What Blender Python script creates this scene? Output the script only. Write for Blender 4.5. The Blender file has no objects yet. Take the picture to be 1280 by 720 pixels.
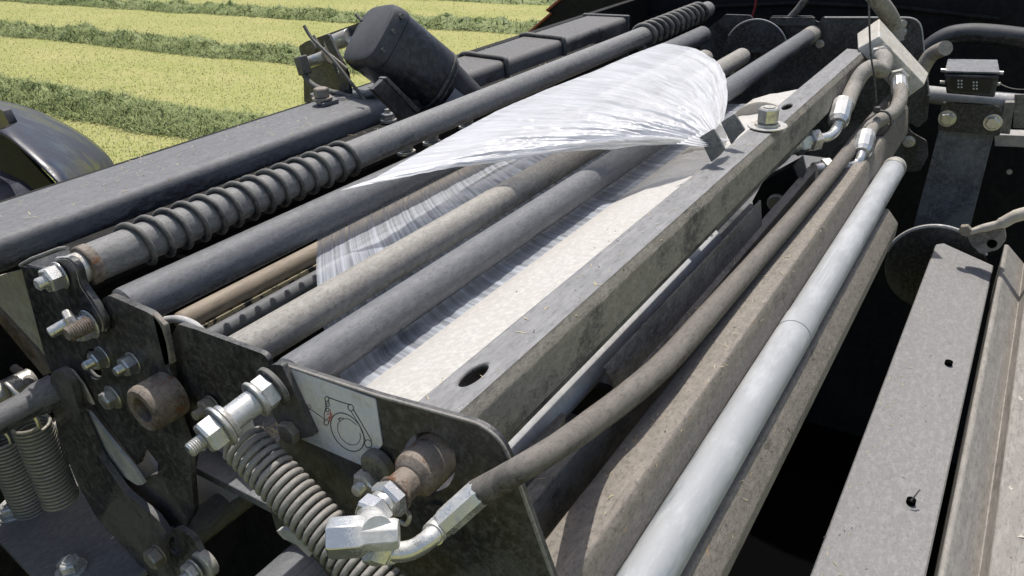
import bpy, bmesh, math, random
import numpy as np
from mathutils import Vector as V, Matrix, noise as mnoise
from mathutils.geometry import tessellate_polygon
random.seed(4)
rng = np.random.default_rng(7)
S = bpy.context.scene
COL = S.collection

# ------------------------------------------------------------------ camera
# world: X runs along the rollers (away from the viewer), Y across the machine, Z up; metres
F = 980.0
def nrm(v):
    v = np.array(v, float); return v/np.linalg.norm(v)
EX = nrm((1354-640, 360+182, -F)); EZ = nrm(np.cross(EX, np.array((1, .05, 0.))))
if EZ[1] < 0: EZ = -EZ
EY = np.cross(EZ, EX)
CAM = np.array((-0.3148, 0., 0.))
BK = np.array([EX[2], EY[2], EZ[2]])
def ray(px, py):
    v = np.array(((px-640)/F, (360-py)/F, -1.)); return np.array((v@EX, v@EY, v@EZ))
def P(px, py, X=None, Y=None, Z=None):
    r = ray(px, py)
    if X is not None: t = (X-CAM[0])/r[0]
    elif Y is not None: t = (Y-CAM[1])/r[1]
    else: t = (Z-CAM[2])/r[2]
    return V(CAM+r*t)
def Q(px, py, X): return P(px, py, X=(X+.315)*1.075-.315)     # same pixel, slightly deeper plane
def depth(p): return float(-(np.array(p)-CAM)@BK)
def R(p, w): return w/2/F*depth(p)          # radius of something w wide in the photograph at p
cam = bpy.data.cameras.new('camera'); co = bpy.data.objects.new('camera', cam); COL.objects.link(co)
cam.sensor_width = 36; cam.lens = 36*F/1280; cam.clip_start = .01; cam.clip_end = 2000
co.matrix_world = Matrix(((EX[0], EX[1], EX[2], CAM[0]), (EY[0], EY[1], EY[2], CAM[1]), (EZ[0], EZ[1], EZ[2], CAM[2]), (0, 0, 0, 1)))
S.camera = co
# ------------------------------------------------------------------ light
SUN = nrm((0.34, 0.17, 0.92))
elev = math.asin(SUN[2]); az = math.atan2(SUN[0], SUN[1])
w = bpy.data.worlds.new('World'); S.world = w; w.use_nodes = True
sky = w.node_tree.nodes.new('ShaderNodeTexSky'); sky.sky_type = 'NISHITA'; sky.sun_disc = False
sky.dust_density = 3.0; sky.sun_elevation = elev; sky.sun_rotation = az
bg = w.node_tree.nodes['Background']; bg.inputs[1].default_value = .14
w.node_tree.links.new(sky.outputs[0], bg.inputs[0])
sl = bpy.data.lights.new('sun', 'SUN'); sl.energy = 3.9; sl.angle = math.radians(.6); sl.color = (1, .96, .91)
so = bpy.data.objects.new('sun', sl); COL.objects.link(so); so.rotation_euler = V(SUN).to_track_quat('Z', 'Y').to_euler()
S.view_settings.view_transform = 'Standard'; S.view_settings.look = 'None'; S.view_settings.gamma = 1
S.view_settings.exposure = 0.2
S.render.engine = 'CYCLES'
S.cycles.max_bounces = 8; S.cycles.transparent_max_bounces = 16

# ------------------------------------------------------------------ materials
def newmat(name):
    m = bpy.data.materials.new(name); m.use_nodes = True
    return m, m.node_tree.nodes, m.node_tree.links, m.node_tree.nodes['Principled BSDF']
def c4(c): return (c[0], c[1], c[2], 1)
def noise_node(N, L, vec, scale, detail=6, rough=.6):
    n = N.new('ShaderNodeTexNoise'); n.inputs['Scale'].default_value = scale
    n.inputs['Detail'].default_value = detail; n.inputs['Roughness'].default_value = rough
    L.new(vec, n.inputs['Vector']); return n.outputs['Fac']
def ramp(N, L, src, a, b):
    r = N.new('ShaderNodeMapRange'); r.inputs[1].default_value = a; r.inputs[2].default_value = b
    r.clamp = True; L.new(src, r.inputs[0]); return r.outputs[0]
def mth(N, L, op, a, b):
    m = N.new('ShaderNodeMath'); m.operation = op
    for i, x in enumerate((a, b)):
        if isinstance(x, (int, float)): m.inputs[i].default_value = x
        else: L.new(x, m.inputs[i])
    return m.outputs[0]
def mix(N, L, f, a, b):
    m = N.new('ShaderNodeMix'); m.data_type = 'RGBA'
    if isinstance(f, (int, float)): m.inputs[0].default_value = f
    else: L.new(f, m.inputs[0])
    for i, x in ((6, a), (7, b)):
        if isinstance(x, tuple): m.inputs[i].default_value = c4(x)
        else: L.new(x, m.inputs[i])
    return m.outputs[2]
def dusty(name, paint, dust=(.22, .20, .17), amt=.5, up=.25, rough=.4, metal=0., big=14, fine=160, stretch=(1, 1, 1),
          bump=.25, spots=0., spotcol=(.5, .48, .44), rust=0., rustcol=(.16, .07, .03), spec=.5, streak=0.):
    m, N, L, B = newmat(name)
    tc = N.new('ShaderNodeTexCoord'); mp = N.new('ShaderNodeMapping'); mp.inputs['Scale'].default_value = stretch
    L.new(tc.outputs['Object'], mp.inputs[0]); vec = mp.outputs[0]
    a = noise_node(N, L, vec, big, 5); b = noise_node(N, L, vec, fine, 8, .75)
    s = mth(N, L, 'ADD', mth(N, L, 'MULTIPLY', a, .55), mth(N, L, 'MULTIPLY', b, .45))
    s = mth(N, L, 'ADD', s, mth(N, L, 'MULTIPLY', mth(N, L, 'SUBTRACT', noise_node(N, L, tc.outputs['Object'], 5.5, 3, .6), .5), .42))
    g = N.new('ShaderNodeNewGeometry'); sp = N.new('ShaderNodeSeparateXYZ'); L.new(g.outputs['Normal'], sp.inputs[0])
    s = mth(N, L, 'ADD', s, mth(N, L, 'MULTIPLY', sp.outputs[2], up*.4))
    c = .62-.35*amt
    f = ramp(N, L, s, c-.035, c+.075)
    col = mix(N, L, f, paint, dust)
    # tone variation inside the dust
    d2 = noise_node(N, L, vec, fine*.35, 6, .7)
    col = mix(N, L, mth(N, L, 'MULTIPLY', ramp(N, L, d2, .46, .62), .55), col, tuple(x*1.45 for x in dust))
    d3 = noise_node(N, L, vec, fine*.9, 4, .8)
    col = mix(N, L, mth(N, L, 'MULTIPLY', ramp(N, L, d3, .50, .62), .6*min(1., amt*1.3)), col, tuple(x*.75 for x in paint))
    if streak:
        m4 = N.new('ShaderNodeMapping'); m4.inputs['Scale'].default_value = (.012, 1, 1); L.new(tc.outputs['Object'], m4.inputs[0])
        st = noise_node(N, L, m4.outputs[0], 260, 3, .7); st2 = noise_node(N, L, vec, 9, 3)
        g_ = mth(N, L, 'MULTIPLY', ramp(N, L, st, .60, .68), ramp(N, L, st2, .42, .62))
        col = mix(N, L, mth(N, L, 'MULTIPLY', g_, streak), col, tuple(min(.6, x*1.9+.02) for x in dust))
        st3 = ramp(N, L, st, .40, .33)
        col = mix(N, L, mth(N, L, 'MULTIPLY', mth(N, L, 'MULTIPLY', st3, ramp(N, L, st2, .58, .40)), streak), col, tuple(x*.6 for x in paint))
    if rust:
        r = noise_node(N, L, vec, big*1.7, 7, .7)
        col = mix(N, L, ramp(N, L, r, .72-.35*rust, .80-.35*rust), col, rustcol)
    if spots:
        v = N.new('ShaderNodeTexVoronoi'); v.inputs['Scale'].default_value = fine*1.6; L.new(tc.outputs['Object'], v.inputs['Vector'])
        lim = N.new('ShaderNodeMath'); lim.operation = 'LESS_THAN'; L.new(v.outputs['Distance'], lim.inputs[0]); lim.inputs[1].default_value = .22
        gate = mth(N, L, 'MULTIPLY', mth(N, L, 'GREATER_THAN', noise_node(N, L, vec, 55, 2), .78-.2*spots), .5)
        col = mix(N, L, mth(N, L, 'MULTIPLY', lim.outputs[0], gate), col, spotcol)
    L.new(col, B.inputs['Base Color'])
    L.new(mth(N, L, 'ADD', mth(N, L, 'MULTIPLY', f, max(0, .66-rough)), rough), B.inputs['Roughness'])
    L.new(mth(N, L, 'MULTIPLY', mth(N, L, 'SUBTRACT', 1., f), metal), B.inputs['Metallic'])
    B.inputs['Specular IOR Level'].default_value = spec
    bp = N.new('ShaderNodeBump'); bp.inputs['Strength'].default_value = bump; bp.inputs['Distance'].default_value = .0012
    L.new(mth(N, L, 'ADD', mth(N, L, 'MULTIPLY', b, .6), mth(N, L, 'MULTIPLY', f, .5)), bp.inputs['Height']); L.new(bp.outputs[0], B.inputs['Normal'])
    return m
M = {}
M['black'] = dusty('black_paint', (.022, .022, .024), (.10, .096, .09), .38, .35, .34, fine=420, spots=.5, streak=0.20)
M['plate'] = dusty('black_plate_paint', (.020, .020, .020), (.085, .082, .077), .28, .2, .36, big=18, fine=400, spots=.5, rust=.12)
M['beam'] = dusty('beam_paint', (.040, .041, .043), (.125, .125, .125), .55, .9, .27, big=7, stretch=(.35, 1, 1), spots=.6, fine=420, bump=.15, streak=0.35)
M['roller'] = dusty('roller_paint', (.05, .052, .055), (.17, .167, .16), .52, .5, .34, big=12, fine=480, stretch=(.5, 1, 1), spots=.9, streak=0.35)
M['roller_dirty'] = dusty('roller_dirt', (.12, .11, .096), (.26, .242, .21), .60, .5, .6, big=22, fine=380, stretch=(.6, 1, 1), bump=.6, spots=.8, streak=0.25)
M['roller_clean'] = dusty('roller_steel', (.045, .048, .053), (.125, .127, .13), .5, .55, .27, big=9, fine=460, stretch=(.4, 1, 1), bump=.15, spots=.9, streak=0.50)
M['mud'] = dusty('caked_mud', (.085, .079, .070), (.26, .235, .195), .54, .25, .65, big=30, fine=300, stretch=(.6, 1, 1), bump=1.0, spots=.6)
M['beam_top'] = dusty('mud_beam_top', (.085, .087, .09), (.18, .178, .174), .55, .2, .42, big=24, fine=240, stretch=(.3, 1, 1), bump=.4, spots=.5, streak=0.50)
M['tan'] = dusty('channel_dust', (.066, .056, .046), (.185, .163, .135), .62, .25, .7, big=30, fine=300, stretch=(.6, 1, 1), bump=.7, spots=.5, rust=.24, rustcol=(.36, .24, .11), streak=0.30)
M['tan_dark'] = dusty('channel_dust_dark', (.062, .053, .044), (.165, .147, .124), .55, .1, .7, big=30, fine=300, stretch=(.6, 1, 1), bump=.6, spots=.3)
M['hose'] = dusty('rubber_hose', (.05, .044, .039), (.14, .125, .108), .55, .55, .75, big=40, fine=320, stretch=(.4, 1, 1), bump=.7)
M['hose_tan'] = dusty('rubber_hose_dusty', (.13, .118, .10), (.25, .23, .20), .7, .3, .75, big=40, fine=260, bump=.4)
M['galv'] = dusty('galvanised_tube', (.33, .365, .385), (.31, .32, .325), .4, .3, .36, metal=.5, big=10, fine=120, stretch=(.3, 1, 1), bump=.03, spots=.25, spotcol=(.12, .10, .08), streak=0.25)
M['zinc'] = dusty('zinc_plate', (.60, .60, .57), (.30, .28, .24), .3, .1, .32, metal=.85, big=60, fine=400, bump=.15)
M['zinc_bright'] = dusty('bright_zinc', (.58, .58, .56), (.46, .455, .43), .2, .1, .26, metal=.7, big=25, fine=700, bump=.05)
M['zinc_old'] = dusty('dull_zinc', (.30, .29, .26), (.20, .17, .13), .5, .1, .45, metal=.7, big=60, fine=400, bump=.3, rust=.3)
M['steel_plate'] = dusty('grey_sheet', (.30, .31, .32), (.36, .35, .33), .5, .1, .42, metal=.2, big=20, fine=200, bump=.1)
M['rusty'] = dusty('rusty_steel', (.10, .085, .07), (.20, .165, .13), .5, .2, .55, metal=.4, big=45, fine=300, bump=.7, rust=.45)
M['spring'] = dusty('spring_steel', (.15, .145, .135), (.25, .235, .21), .55, .3, .42, metal=.5, big=60, fine=300, bump=.3, rust=.15)
M['spring_zinc'] = dusty('spring_zinc', (.30, .30, .27), (.22, .2, .16), .4, .1, .4, metal=.6, big=60, fine=300, bump=.2)
M['rubber'] = dusty('black_rubber', (.022, .022, .023), (.12, .115, .10), .35, .4, .5, big=30, fine=260, bump=.3)
M['plastic'] = dusty('black_plastic', (.014, .014, .016), (.055, .055, .058), .28, .5, .3, big=9, fine=300, bump=.12, spots=.2)
M['board'] = dusty('white_board', (.45, .435, .405), (.41, .39, .355), .35, .1, .45, big=9, fine=500, stretch=(1, 1, 1), bump=.05, spots=.15, spotcol=(.3, .26, .2))
M['white_pipe'] = dusty('white_pipe', (.60, .61, .62), (.50, .49, .47), .25, .2, .4, big=14, bump=.05)
M['disc'] = dusty('beige_core', (.46, .42, .35), (.38, .35, .3), .5, 0, .5, bump=.1)
M['core'] = dusty('tan_film', (.16, .12, .08), (.24, .2, .15), .5, .3, .4, stretch=(.3, 1, 1), bump=.2)
M['block'] = dusty('pale_block', (.55, .54, .50), (.42, .39, .33), .5, .1, .5, big=40, bump=.3)
M['flat'] = dusty('flat_cover', (.155, .152, .147), (.195, .19, .182), .62, .1, .5, big=10, fine=420, stretch=(.6, 1, 1), bump=.25, spots=.3, streak=0.20)
M['chan'] = dusty('right_channel', (.09, .083, .073), (.22, .205, .18), .5, .5, .55, big=18, fine=280, stretch=(.3, 1, 1), bump=.5, spots=.4, streak=0.40)
M['post'] = dusty('post_paint', (.06, .068, .08), (.15, .155, .16), .5, .1, .38, big=14, fine=220, bump=.2, rust=.12)
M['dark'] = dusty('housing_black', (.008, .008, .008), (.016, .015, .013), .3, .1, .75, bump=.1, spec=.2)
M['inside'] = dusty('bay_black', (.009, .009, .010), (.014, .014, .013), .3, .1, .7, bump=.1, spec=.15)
M['red'] = newmat('red_edge')[0]; M['red'].node_tree.nodes['Principled BSDF'].inputs['Base Color'].default_value = (.22, .05, .02, 1)
M['redwire'] = newmat('red_wire')[0]; M['redwire'].node_tree.nodes['Principled BSDF'].inputs['Base Color'].default_value = (.18, .01, .015, 1)
def plain(name, col, rough=.5, metal=0):
    m, N, L, B = newmat(name); B.inputs['Base Color'].default_value = c4(col); B.inputs['Roughness'].default_value = rough; B.inputs['Metallic'].default_value = metal
    return m
M['ink'] = plain('black_ink', (.03, .03, .03)); M['redink'] = plain('red_ink', (.5, .06, .03))
M['sticker'] = dusty('sticker_white', (.60, .60, .62), (.48, .46, .42), .25, 0, .4, big=30, fine=300, bump=.03, spots=.25, spotcol=(.2, .17, .13))
M['label'] = plain('label_grey', (.30, .30, .31), .4)
M['hole'] = plain('shade_black', (.003, .003, .003), .9); M['hole'].node_tree.nodes['Principled BSDF'].inputs['Specular IOR Level'].default_value = 0  # near-black colour standing in for darkness inside holes and gaps
M['navy'] = dusty('navy_fender_paint', (.008, .011, .024), (.02, .024, .038), .2, .3, .22, big=7, fine=420, bump=.0)
M['led'] = plain('lens_glass', (.006, .006, .006), .4)
M['pin'] = plain('white_mark', (.55, .55, .52), .5)

def film_mat(name, alpha_lo, alpha_hi, stripes, col=(.88, .88, .885), rough=.24):
    m, N, L, B = newmat(name)
    tc = N.new('ShaderNodeTexCoord'); mp = N.new('ShaderNodeMapping'); mp.inputs['Scale'].default_value = stripes
    L.new(tc.outputs['UV'], mp.inputs[0])
    n = noise_node(N, L, mp.outputs[0], 1, 5, .65)
    B.inputs['Base Color'].default_value = c4(col); B.inputs['Roughness'].default_value = rough
    L.new(ramp(N, L, n, .42, .68), B.inputs['Alpha'])
    B.inputs['Alpha'].default_value = 1
    r = N.new('ShaderNodeMapRange'); r.inputs[1].default_value = .38; r.inputs[2].default_value = .72
    r.inputs[3].default_value = alpha_lo; r.inputs[4].default_value = alpha_hi; L.new(n, r.inputs[0]); L.new(r.outputs[0], B.inputs['Alpha'])
    bp = N.new('ShaderNodeBump'); bp.inputs['Strength'].default_value = .45; bp.inputs['Distance'].default_value = .001
    L.new(n, bp.inputs['Height']); L.new(bp.outputs[0], B.inputs['Normal'])
    tr = N.new('ShaderNodeBsdfTranslucent'); tr.inputs[0].default_value = c4(col); L.new(bp.outputs[0], tr.inputs['Normal'])
    ms = N.new('ShaderNodeMixShader'); ms.inputs[0].default_value = .38; L.new(B.outputs[0], ms.inputs[1]); L.new(tr.outputs[0], ms.inputs[2])
    tp = N.new('ShaderNodeBsdfTransparent'); m2 = N.new('ShaderNodeMixShader')
    B.inputs['Alpha'].default_value = 1
    for l in list(m.node_tree.links):
        if l.to_socket == B.inputs['Alpha']: m.node_tree.links.remove(l)
    L.new(r.outputs[0], m2.inputs[0]); L.new(tp.outputs[0], m2.inputs[1]); L.new(ms.outputs[0], m2.inputs[2])
    L.new(m2.outputs[0], N['Material Output'].inputs[0])
    return m, N, L, B
M['film'] = film_mat('white_wrap_film', .70, 1.0, (3.5, 60, 1))[0]
M['film_thin'] = film_mat('clear_wrap_film', .34, .97, (120, .7, 1), col=(.78, .82, .88), rough=.18)[0]
M['film_under'] = film_mat('clear_wrap_film_smooth', .30, .62, (24, 6, 1), col=(.66, .72, .80), rough=.16)[0]

def flake_mat():
    m, N, L, B = newmat('peeled_yellow_strip')
    tc = N.new('ShaderNodeTexCoord'); n = noise_node(N, L, tc.outputs['Object'], 60, 5)
    L.new(mix(N, L, ramp(N, L, n, .5, .54), (.42, .36, .22), (.02, .02, .02)), B.inputs['Base Color']); B.inputs['Roughness'].default_value = .7
    return m
M['flake'] = flake_mat()
def ground_mat():
    m, N, L, B = newmat('mown_meadow')
    tc = N.new('ShaderNodeTexCoord'); mp = N.new('ShaderNodeMapping'); mp.inputs['Scale'].default_value = (1, .45, 1)
    L.new(tc.outputs['Object'], mp.inputs[0])
    a = noise_node(N, L, mp.outputs[0], .9, 6, .7); b = noise_node(N, L, mp.outputs[0], 14, 6, .8)
    c = mix(N, L, ramp(N, L, a, .35, .68), (.19, .235, .04), (.33, .31, .11))
    c = mix(N, L, ramp(N, L, b, .35, .75), c, (.40, .36, .18))
    c = mix(N, L, ramp(N, L, noise_node(N, L, mp.outputs[0], 40, 3), .58, .75), c, (.08, .12, .02))
    L.new(c, B.inputs['Base Color']); B.inputs['Roughness'].default_value = .9; B.inputs['Specular IOR Level'].default_value = .1
    return m
M['ground'] = ground_mat()
def grass_mat(name, c1, c2, c3):
    m, N, L, B = newmat(name)
    tc = N.new('ShaderNodeTexCoord'); a = noise_node(N, L, tc.outputs['Object'], 3.5, 6); b = noise_node(N, L, tc.outputs['Object'], 30, 3)
    c = mix(N, L, ramp(N, L, a, .35, .65), c1, c2); c = mix(N, L, ramp(N, L, b, .45, .65), c, c3)
    L.new(c, B.inputs['Base Color']); B.inputs['Roughness'].default_value = .6; B.inputs['Specular IOR Level'].default_value = .2
    return m
M['swath'] = grass_mat('cut_grass', (.09, .125, .03), (.16, .195, .06), (.27, .30, .12))
M['stubble'] = grass_mat('stubble', (.24, .30, .06), (.36, .36, .13), (.48, .44, .24))

# ------------------------------------------------------------------ mesh helpers
def wl(o):
    p = V((0, 0, 0))
    while o is not None: p = p+o.location; o = o.parent
    return p
class MB:
    def __init__(s): s.bm = bmesh.new()
    def ring(s, c, r, ax, n=24, up=None, ph=0, f=1.):
        ax = V(ax).normalized(); u = V(up) if up is not None else (V((0, 0, 1)) if abs(ax.z) < .9 else V((0, 1, 0)))
        a = ax.cross(u).normalized(); b = ax.cross(a)
        return [s.bm.verts.new(V(c)+a*(r*math.cos(ph+t*math.tau/n))+b*(r*f*math.sin(ph+t*math.tau/n))) for t in range(n)]
    def bridge(s, A, B):
        n = len(A)
        for i in range(n): s.bm.faces.new((A[i], A[(i+1) % n], B[(i+1) % n], B[i]))
    def lathe(s, p0, ax, prof, n=28, ph=0):     # prof: (distance along axis, radius)
        ax = V(ax).normalized(); last = None
        for d, r in prof:
            g = s.ring(V(p0)+ax*d, max(r, 1e-5), ax, n, ph=ph)
            if last: s.bridge(last, g)
            else: s.bm.faces.new(g[::-1])
            last = g
        s.bm.faces.new(last); return s
    def cyl(s, p0, p1, r, n=28, r1=None, ch=0.0):
        d = V(p1)-V(p0); l = d.length; r1 = r if r1 is None else r1
        pr = [(0, r-ch), (ch, r), (l-ch, r1), (l, r1-ch)] if ch else [(0, r), (l, r1)]
        return s.lathe(p0, d, pr, n)
    def hexa(s, p0, p1, r, ph=.3):              # nut: r = across-flats half
        d = V(p1)-V(p0); l = d.length; R_ = r*1.1547; c = min(l*.2, r*.16)
        return s.lathe(p0, d, [(0, R_-c), (c, R_), (l-c, R_), (l, R_-c)], 6, ph)
    def tube(s, pts, r, n=14, cap=True):
        pts = [V(p) for p in pts]; m = len(pts); rs = r if isinstance(r, (list, tuple)) else [r]*m
        t = [(pts[min(i+1, m-1)]-pts[max(i-1, 0)]).normalized() for i in range(m)]
        nn = t[0].orthogonal().normalized(); last = None
        for i in range(m):
            nn = (nn-t[i]*nn.dot(t[i])).normalized(); b = t[i].cross(nn)
            g = [s.bm.verts.new(pts[i]+nn*(rs[i]*math.cos(k*math.tau/n))+b*(rs[i]*math.sin(k*math.tau/n))) for k in range(n)]
            if last: s.bridge(last, g)
            elif cap: s.bm.faces.new(g[::-1])
            last = g
        if cap: s.bm.faces.new(last)
        return s
    def poly(s, outer, d, holes=()):            # outer: 3D points of a flat outline; d: thickness vector
        loops = [[V(p) for p in outer]]+[[V(p) for p in h] for h in holes]
        allp = [p for l in loops for p in l]; d = V(d)
        A = [s.bm.verts.new(p) for p in allp]; B = [s.bm.verts.new(p+d) for p in allp]
        for t in tessellate_polygon(loops):
            try:
                s.bm.faces.new([A[i] for i in t]); s.bm.faces.new([B[i] for i in t][::-1])
            except ValueError: pass
        k = 0
        for l in loops:
            n = len(l)
            for i in range(n):
                a, b = k+i, k+(i+1) % n
                s.bm.faces.new((A[a], A[b], B[b], B[a]))
            k += n
        return s
    def hexahedron(s, q, d):                     # q: four corners, d: offset or four far corners
        a = [s.bm.verts.new(V(p)) for p in q]
        b = [s.bm.verts.new(V(p)+V(d)) for p in q] if not isinstance(d, list) else [s.bm.verts.new(V(p)) for p in d]
        s.bm.faces.new(a); s.bm.faces.new(b[::-1]); s.bridge(a, b); return s
    def loft(s, A, B):                           # closed profiles A and B (3D)
        a = [s.bm.verts.new(V(p)) for p in A]; b = [s.bm.verts.new(V(p)) for p in B]
        s.bridge(a, b); s.bm.faces.new(a[::-1]); s.bm.faces.new(b); return s
    def box(s, lo, hi):
        x0, y0, z0 = lo; x1, y1, z1 = hi
        return s.hexahedron([(x0, y0, z0), (x1, y0, z0), (x1, y1, z0), (x0, y1, z0)], V((0, 0, z1-z0)))
    def build(s, name, mat, parent=None, bevel=0, uv=None, label=None, ang=38):
        bm = s.bm; bmesh.ops.recalc_face_normals(bm, faces=bm.faces)
        for f in bm.faces: f.smooth = True
        for e in bm.edges:
            if len(e.link_faces) == 2 and e.calc_face_angle(0) > math.radians(ang): e.smooth = False
        me = bpy.data.meshes.new(name); bm.to_mesh(me); bm.free()
        me.materials.append(M[mat] if isinstance(mat, str) else mat)
        o = bpy.data.objects.new(name, me); COL.objects.link(o)
        if parent is not None:
            o.parent = parent; off = wl(parent)
        else:
            n = len(me.vertices); c = np.empty(n*3); me.vertices.foreach_get('co', c); c = c.reshape(-1, 3)
            off = V(((c[:, 0].min()+c[:, 0].max())/2, (c[:, 1].min()+c[:, 1].max())/2, c[:, 2].min())); o.location = off
        me.transform(Matrix.Translation(-off))
        if bevel:
            b = o.modifiers.new('bevel', 'BEVEL'); b.width = bevel; b.segments = 2; b.limit_method = 'ANGLE'; b.angle_limit = math.radians(35)
        if label: o['label'] = label
        return o
def tag(o, label, cat, group=None, kind=None):
    if label: o['label'] = label
    if cat: o['category'] = cat
    if group: o['group'] = group
    if kind: o['kind'] = kind
    return o
def thing(name, loc, label, cat, group=None):
    o = bpy.data.objects.new(name, None); COL.objects.link(o); o.location = V(loc); o.empty_display_size = .05
    return tag(o, label, cat, group)
def rnd(pts, r=6, n=4):                           # round the corners of a 2D outline
    out = []; m = len(pts)
    for i in range(m):
        p = V(pts[i][:2]); a = V(pts[i-1][:2]); b = V(pts[(i+1) % m][:2]); rr = pts[i][2] if len(pts[i]) > 2 else r
        da = min(rr, (a-p).length*.45); db = min(rr, (b-p).length*.45)
        if rr <= .01: out.append((p.x, p.y)); continue
        q0 = p+(a-p).normalized()*da; q1 = p+(b-p).normalized()*db
        for k in range(n+1):
            t = k/n; q = q0*(1-t)**2+p*2*t*(1-t)+q1*t*t; out.append((q.x, q.y))
    return out
def onX(pts, X): return [P(a, b, X=X) for a, b in pts]
def ell(cx, cy, a, b, ang=0, n=24):
    ca, sa = math.cos(ang), math.sin(ang)
    return [(cx+a*math.cos(t)*ca-b*math.sin(t)*sa, cy+a*math.cos(t)*sa+b*math.sin(t)*ca) for t in [k*math.tau/n for k in range(n)]]
def circX(px, py, X, r, n=28):                    # a circle on the plane X
    c = P(px, py, X=X); return [c+V((0, r*math.cos(k*math.tau/n), r*math.sin(k*math.tau/n))) for k in range(n)]
def catmull(pts, k=10):
    pts = [V(p) for p in pts]; out = []
    for i in range(len(pts)-1):
        p0 = pts[max(i-1, 0)]; p1 = pts[i]; p2 = pts[i+1]; p3 = pts[min(i+2, len(pts)-1)]
        for j in range(k):
            t = j/k; out.append(.5*((2*p1)+(p2-p0)*t+(2*p0-5*p1+4*p2-p3)*t*t+(3*p1-p0-3*p2+p3)*t**3))
    out.append(pts[-1]); return out
def helix(p0, p1, r, turns, seg=26, ph=0, pitchfn=None):
    p0 = V(p0); p1 = V(p1); ax = (p1-p0).normalized(); u = V((0, 0, 1)) if abs(ax.z) < .9 else V((1, 0, 0))
    a = ax.cross(u).normalized(); b = ax.cross(a); n = int(turns*seg); out = []
    for i in range(n+1):
        t = i/n; s_ = pitchfn(t) if pitchfn else t; th = ph+t*turns*math.tau
        out.append(p0.lerp(p1, s_)+a*(r*math.cos(th))+b*(r*math.sin(th)))
    return out
def YZ(px, py, Z):                                 # the (Y, Z) of a line along X seen through this pixel
    p = P(px, py, Z=Z); return (p.y, p.z)
def bar(prof, X0, X1):                             # prism along X from (Y, Z) profile; X0/X1 may be lists
    xa = X0 if isinstance(X0, list) else [X0]*len(prof); xb = X1 if isinstance(X1, list) else [X1]*len(prof)
    return MB().loft([(xa[i], y, z) for i, (y, z) in enumerate(prof)], [(xb[i], y, z) for i, (y, z) in enumerate(prof)])
AX = V((-1, 0, 0))
def bolt(px, py, X, r, parent, mat='zinc', shank=0, washer=1.5, ax=None, h=.8, ph=.3, name='bolt', wh=.16):
    # washer, hexagon and (if shank) a threaded end; r is half the width across flats in metres
    p = P(px, py, X=X); a = V(ax).normalized() if ax is not None else AX; m = MB(); z = 0
    if washer: m.cyl(p, p+a*(r*wh), r*washer, 24, ch=r*.04); z = r*wh
    m.hexa(p+a*z, p+a*(z+r*h), r, ph); z += r*h
    if shank:
        pr = [(0, r*.52)]; k = 0; d = .0
        while d < shank: pr += [(d+r*.06, r*.56), (d+r*.14, r*.49)]; d += r*.14
        m.lathe(p+a*(z-.0002), a, pr+[(shank+r*.1, r*.42)], 18)
    else: m.cyl(p+a*(z-.0002), p+a*(z+r*.04), r*.62, 18)
    return m.build(name, mat, parent)

# ------------------------------------------------------------------ setting: field
G = -2.6
def sheet(name, pts, mat, z):
    me = bpy.data.meshes.new(name); me.from_pydata([(x, y, 0) for x, y in pts], [], [tuple(range(len(pts)))]); me.materials.append(M[mat])
    o = bpy.data.objects.new(name, me); COL.objects.link(o); o.location = (0, 0, z); return o
tag(sheet('ground', [(-900, -900), (900, -900), (900, 900), (-900, 900)], 'ground', G), 'mown meadow between the rows of cut grass', None, kind='structure')
def blades(name, base, L_, wdt, mat, n, lean=1.0, droop=.5):
    # base: (n,3); curved blades of two quads
    th = rng.uniform(0, math.tau, n); ln = rng.uniform(.5, 1.2, n)*L_; el = rng.uniform(.1, 1.2, n)*lean
    d = np.stack([np.cos(th)*np.cos(el), np.sin(th)*np.cos(el), np.sin(el)], 1)
    s = np.stack([-np.sin(th), np.cos(th), np.zeros(n)], 1)*wdt
    m_ = base+d*ln[:, None]*.55; t = m_+(d*np.array((1, 1, 0))*.5+np.array((0, 0, -droop*.3)))*ln[:, None]*.6
    v = np.stack([base-s, base+s, m_-s*.8, m_+s*.8, t], 1).reshape(-1, 3)
    i = np.arange(n)*5
    q = np.stack([i, i+1, i+3, i+2], 1); tr = np.stack([i+2, i+3, i+4], 1)
    me = bpy.data.meshes.new(name); me.vertices.add(len(v)); me.vertices.foreach_set('co', v.ravel())
    loops = np.concatenate([q.ravel(), tr.ravel()]); me.loops.add(len(loops)); me.loops.foreach_set('vertex_index', loops)
    me.polygons.add(2*n); st = np.concatenate([np.arange(n)*4, 4*n+np.arange(n)*3]); me.polygons.foreach_set('loop_start', st)
    me.update(calc_edges=True); me.validate(); me.materials.append(M[mat])
    return me
def fbm(x, y, s): return mnoise.noise(V((x*s, y*s, 3.1)))
rows = [(5.8, 'nearest row of cut grass, just beyond the black beam', 30000, 3.5, 24), (9.55, 'second row of cut grass, level with the motor cover', 20000, 5, 34),
        (13.4, 'third row of cut grass, reaching the top of the motor cover', 14000, 6, 42), (17.0, 'fourth row of cut grass, touching the top edge of the photo', 9000, 7, 46),
        (20.8, 'farthest row of cut grass, a thin strip right of top centre', 6000, 8, 50)]
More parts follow.
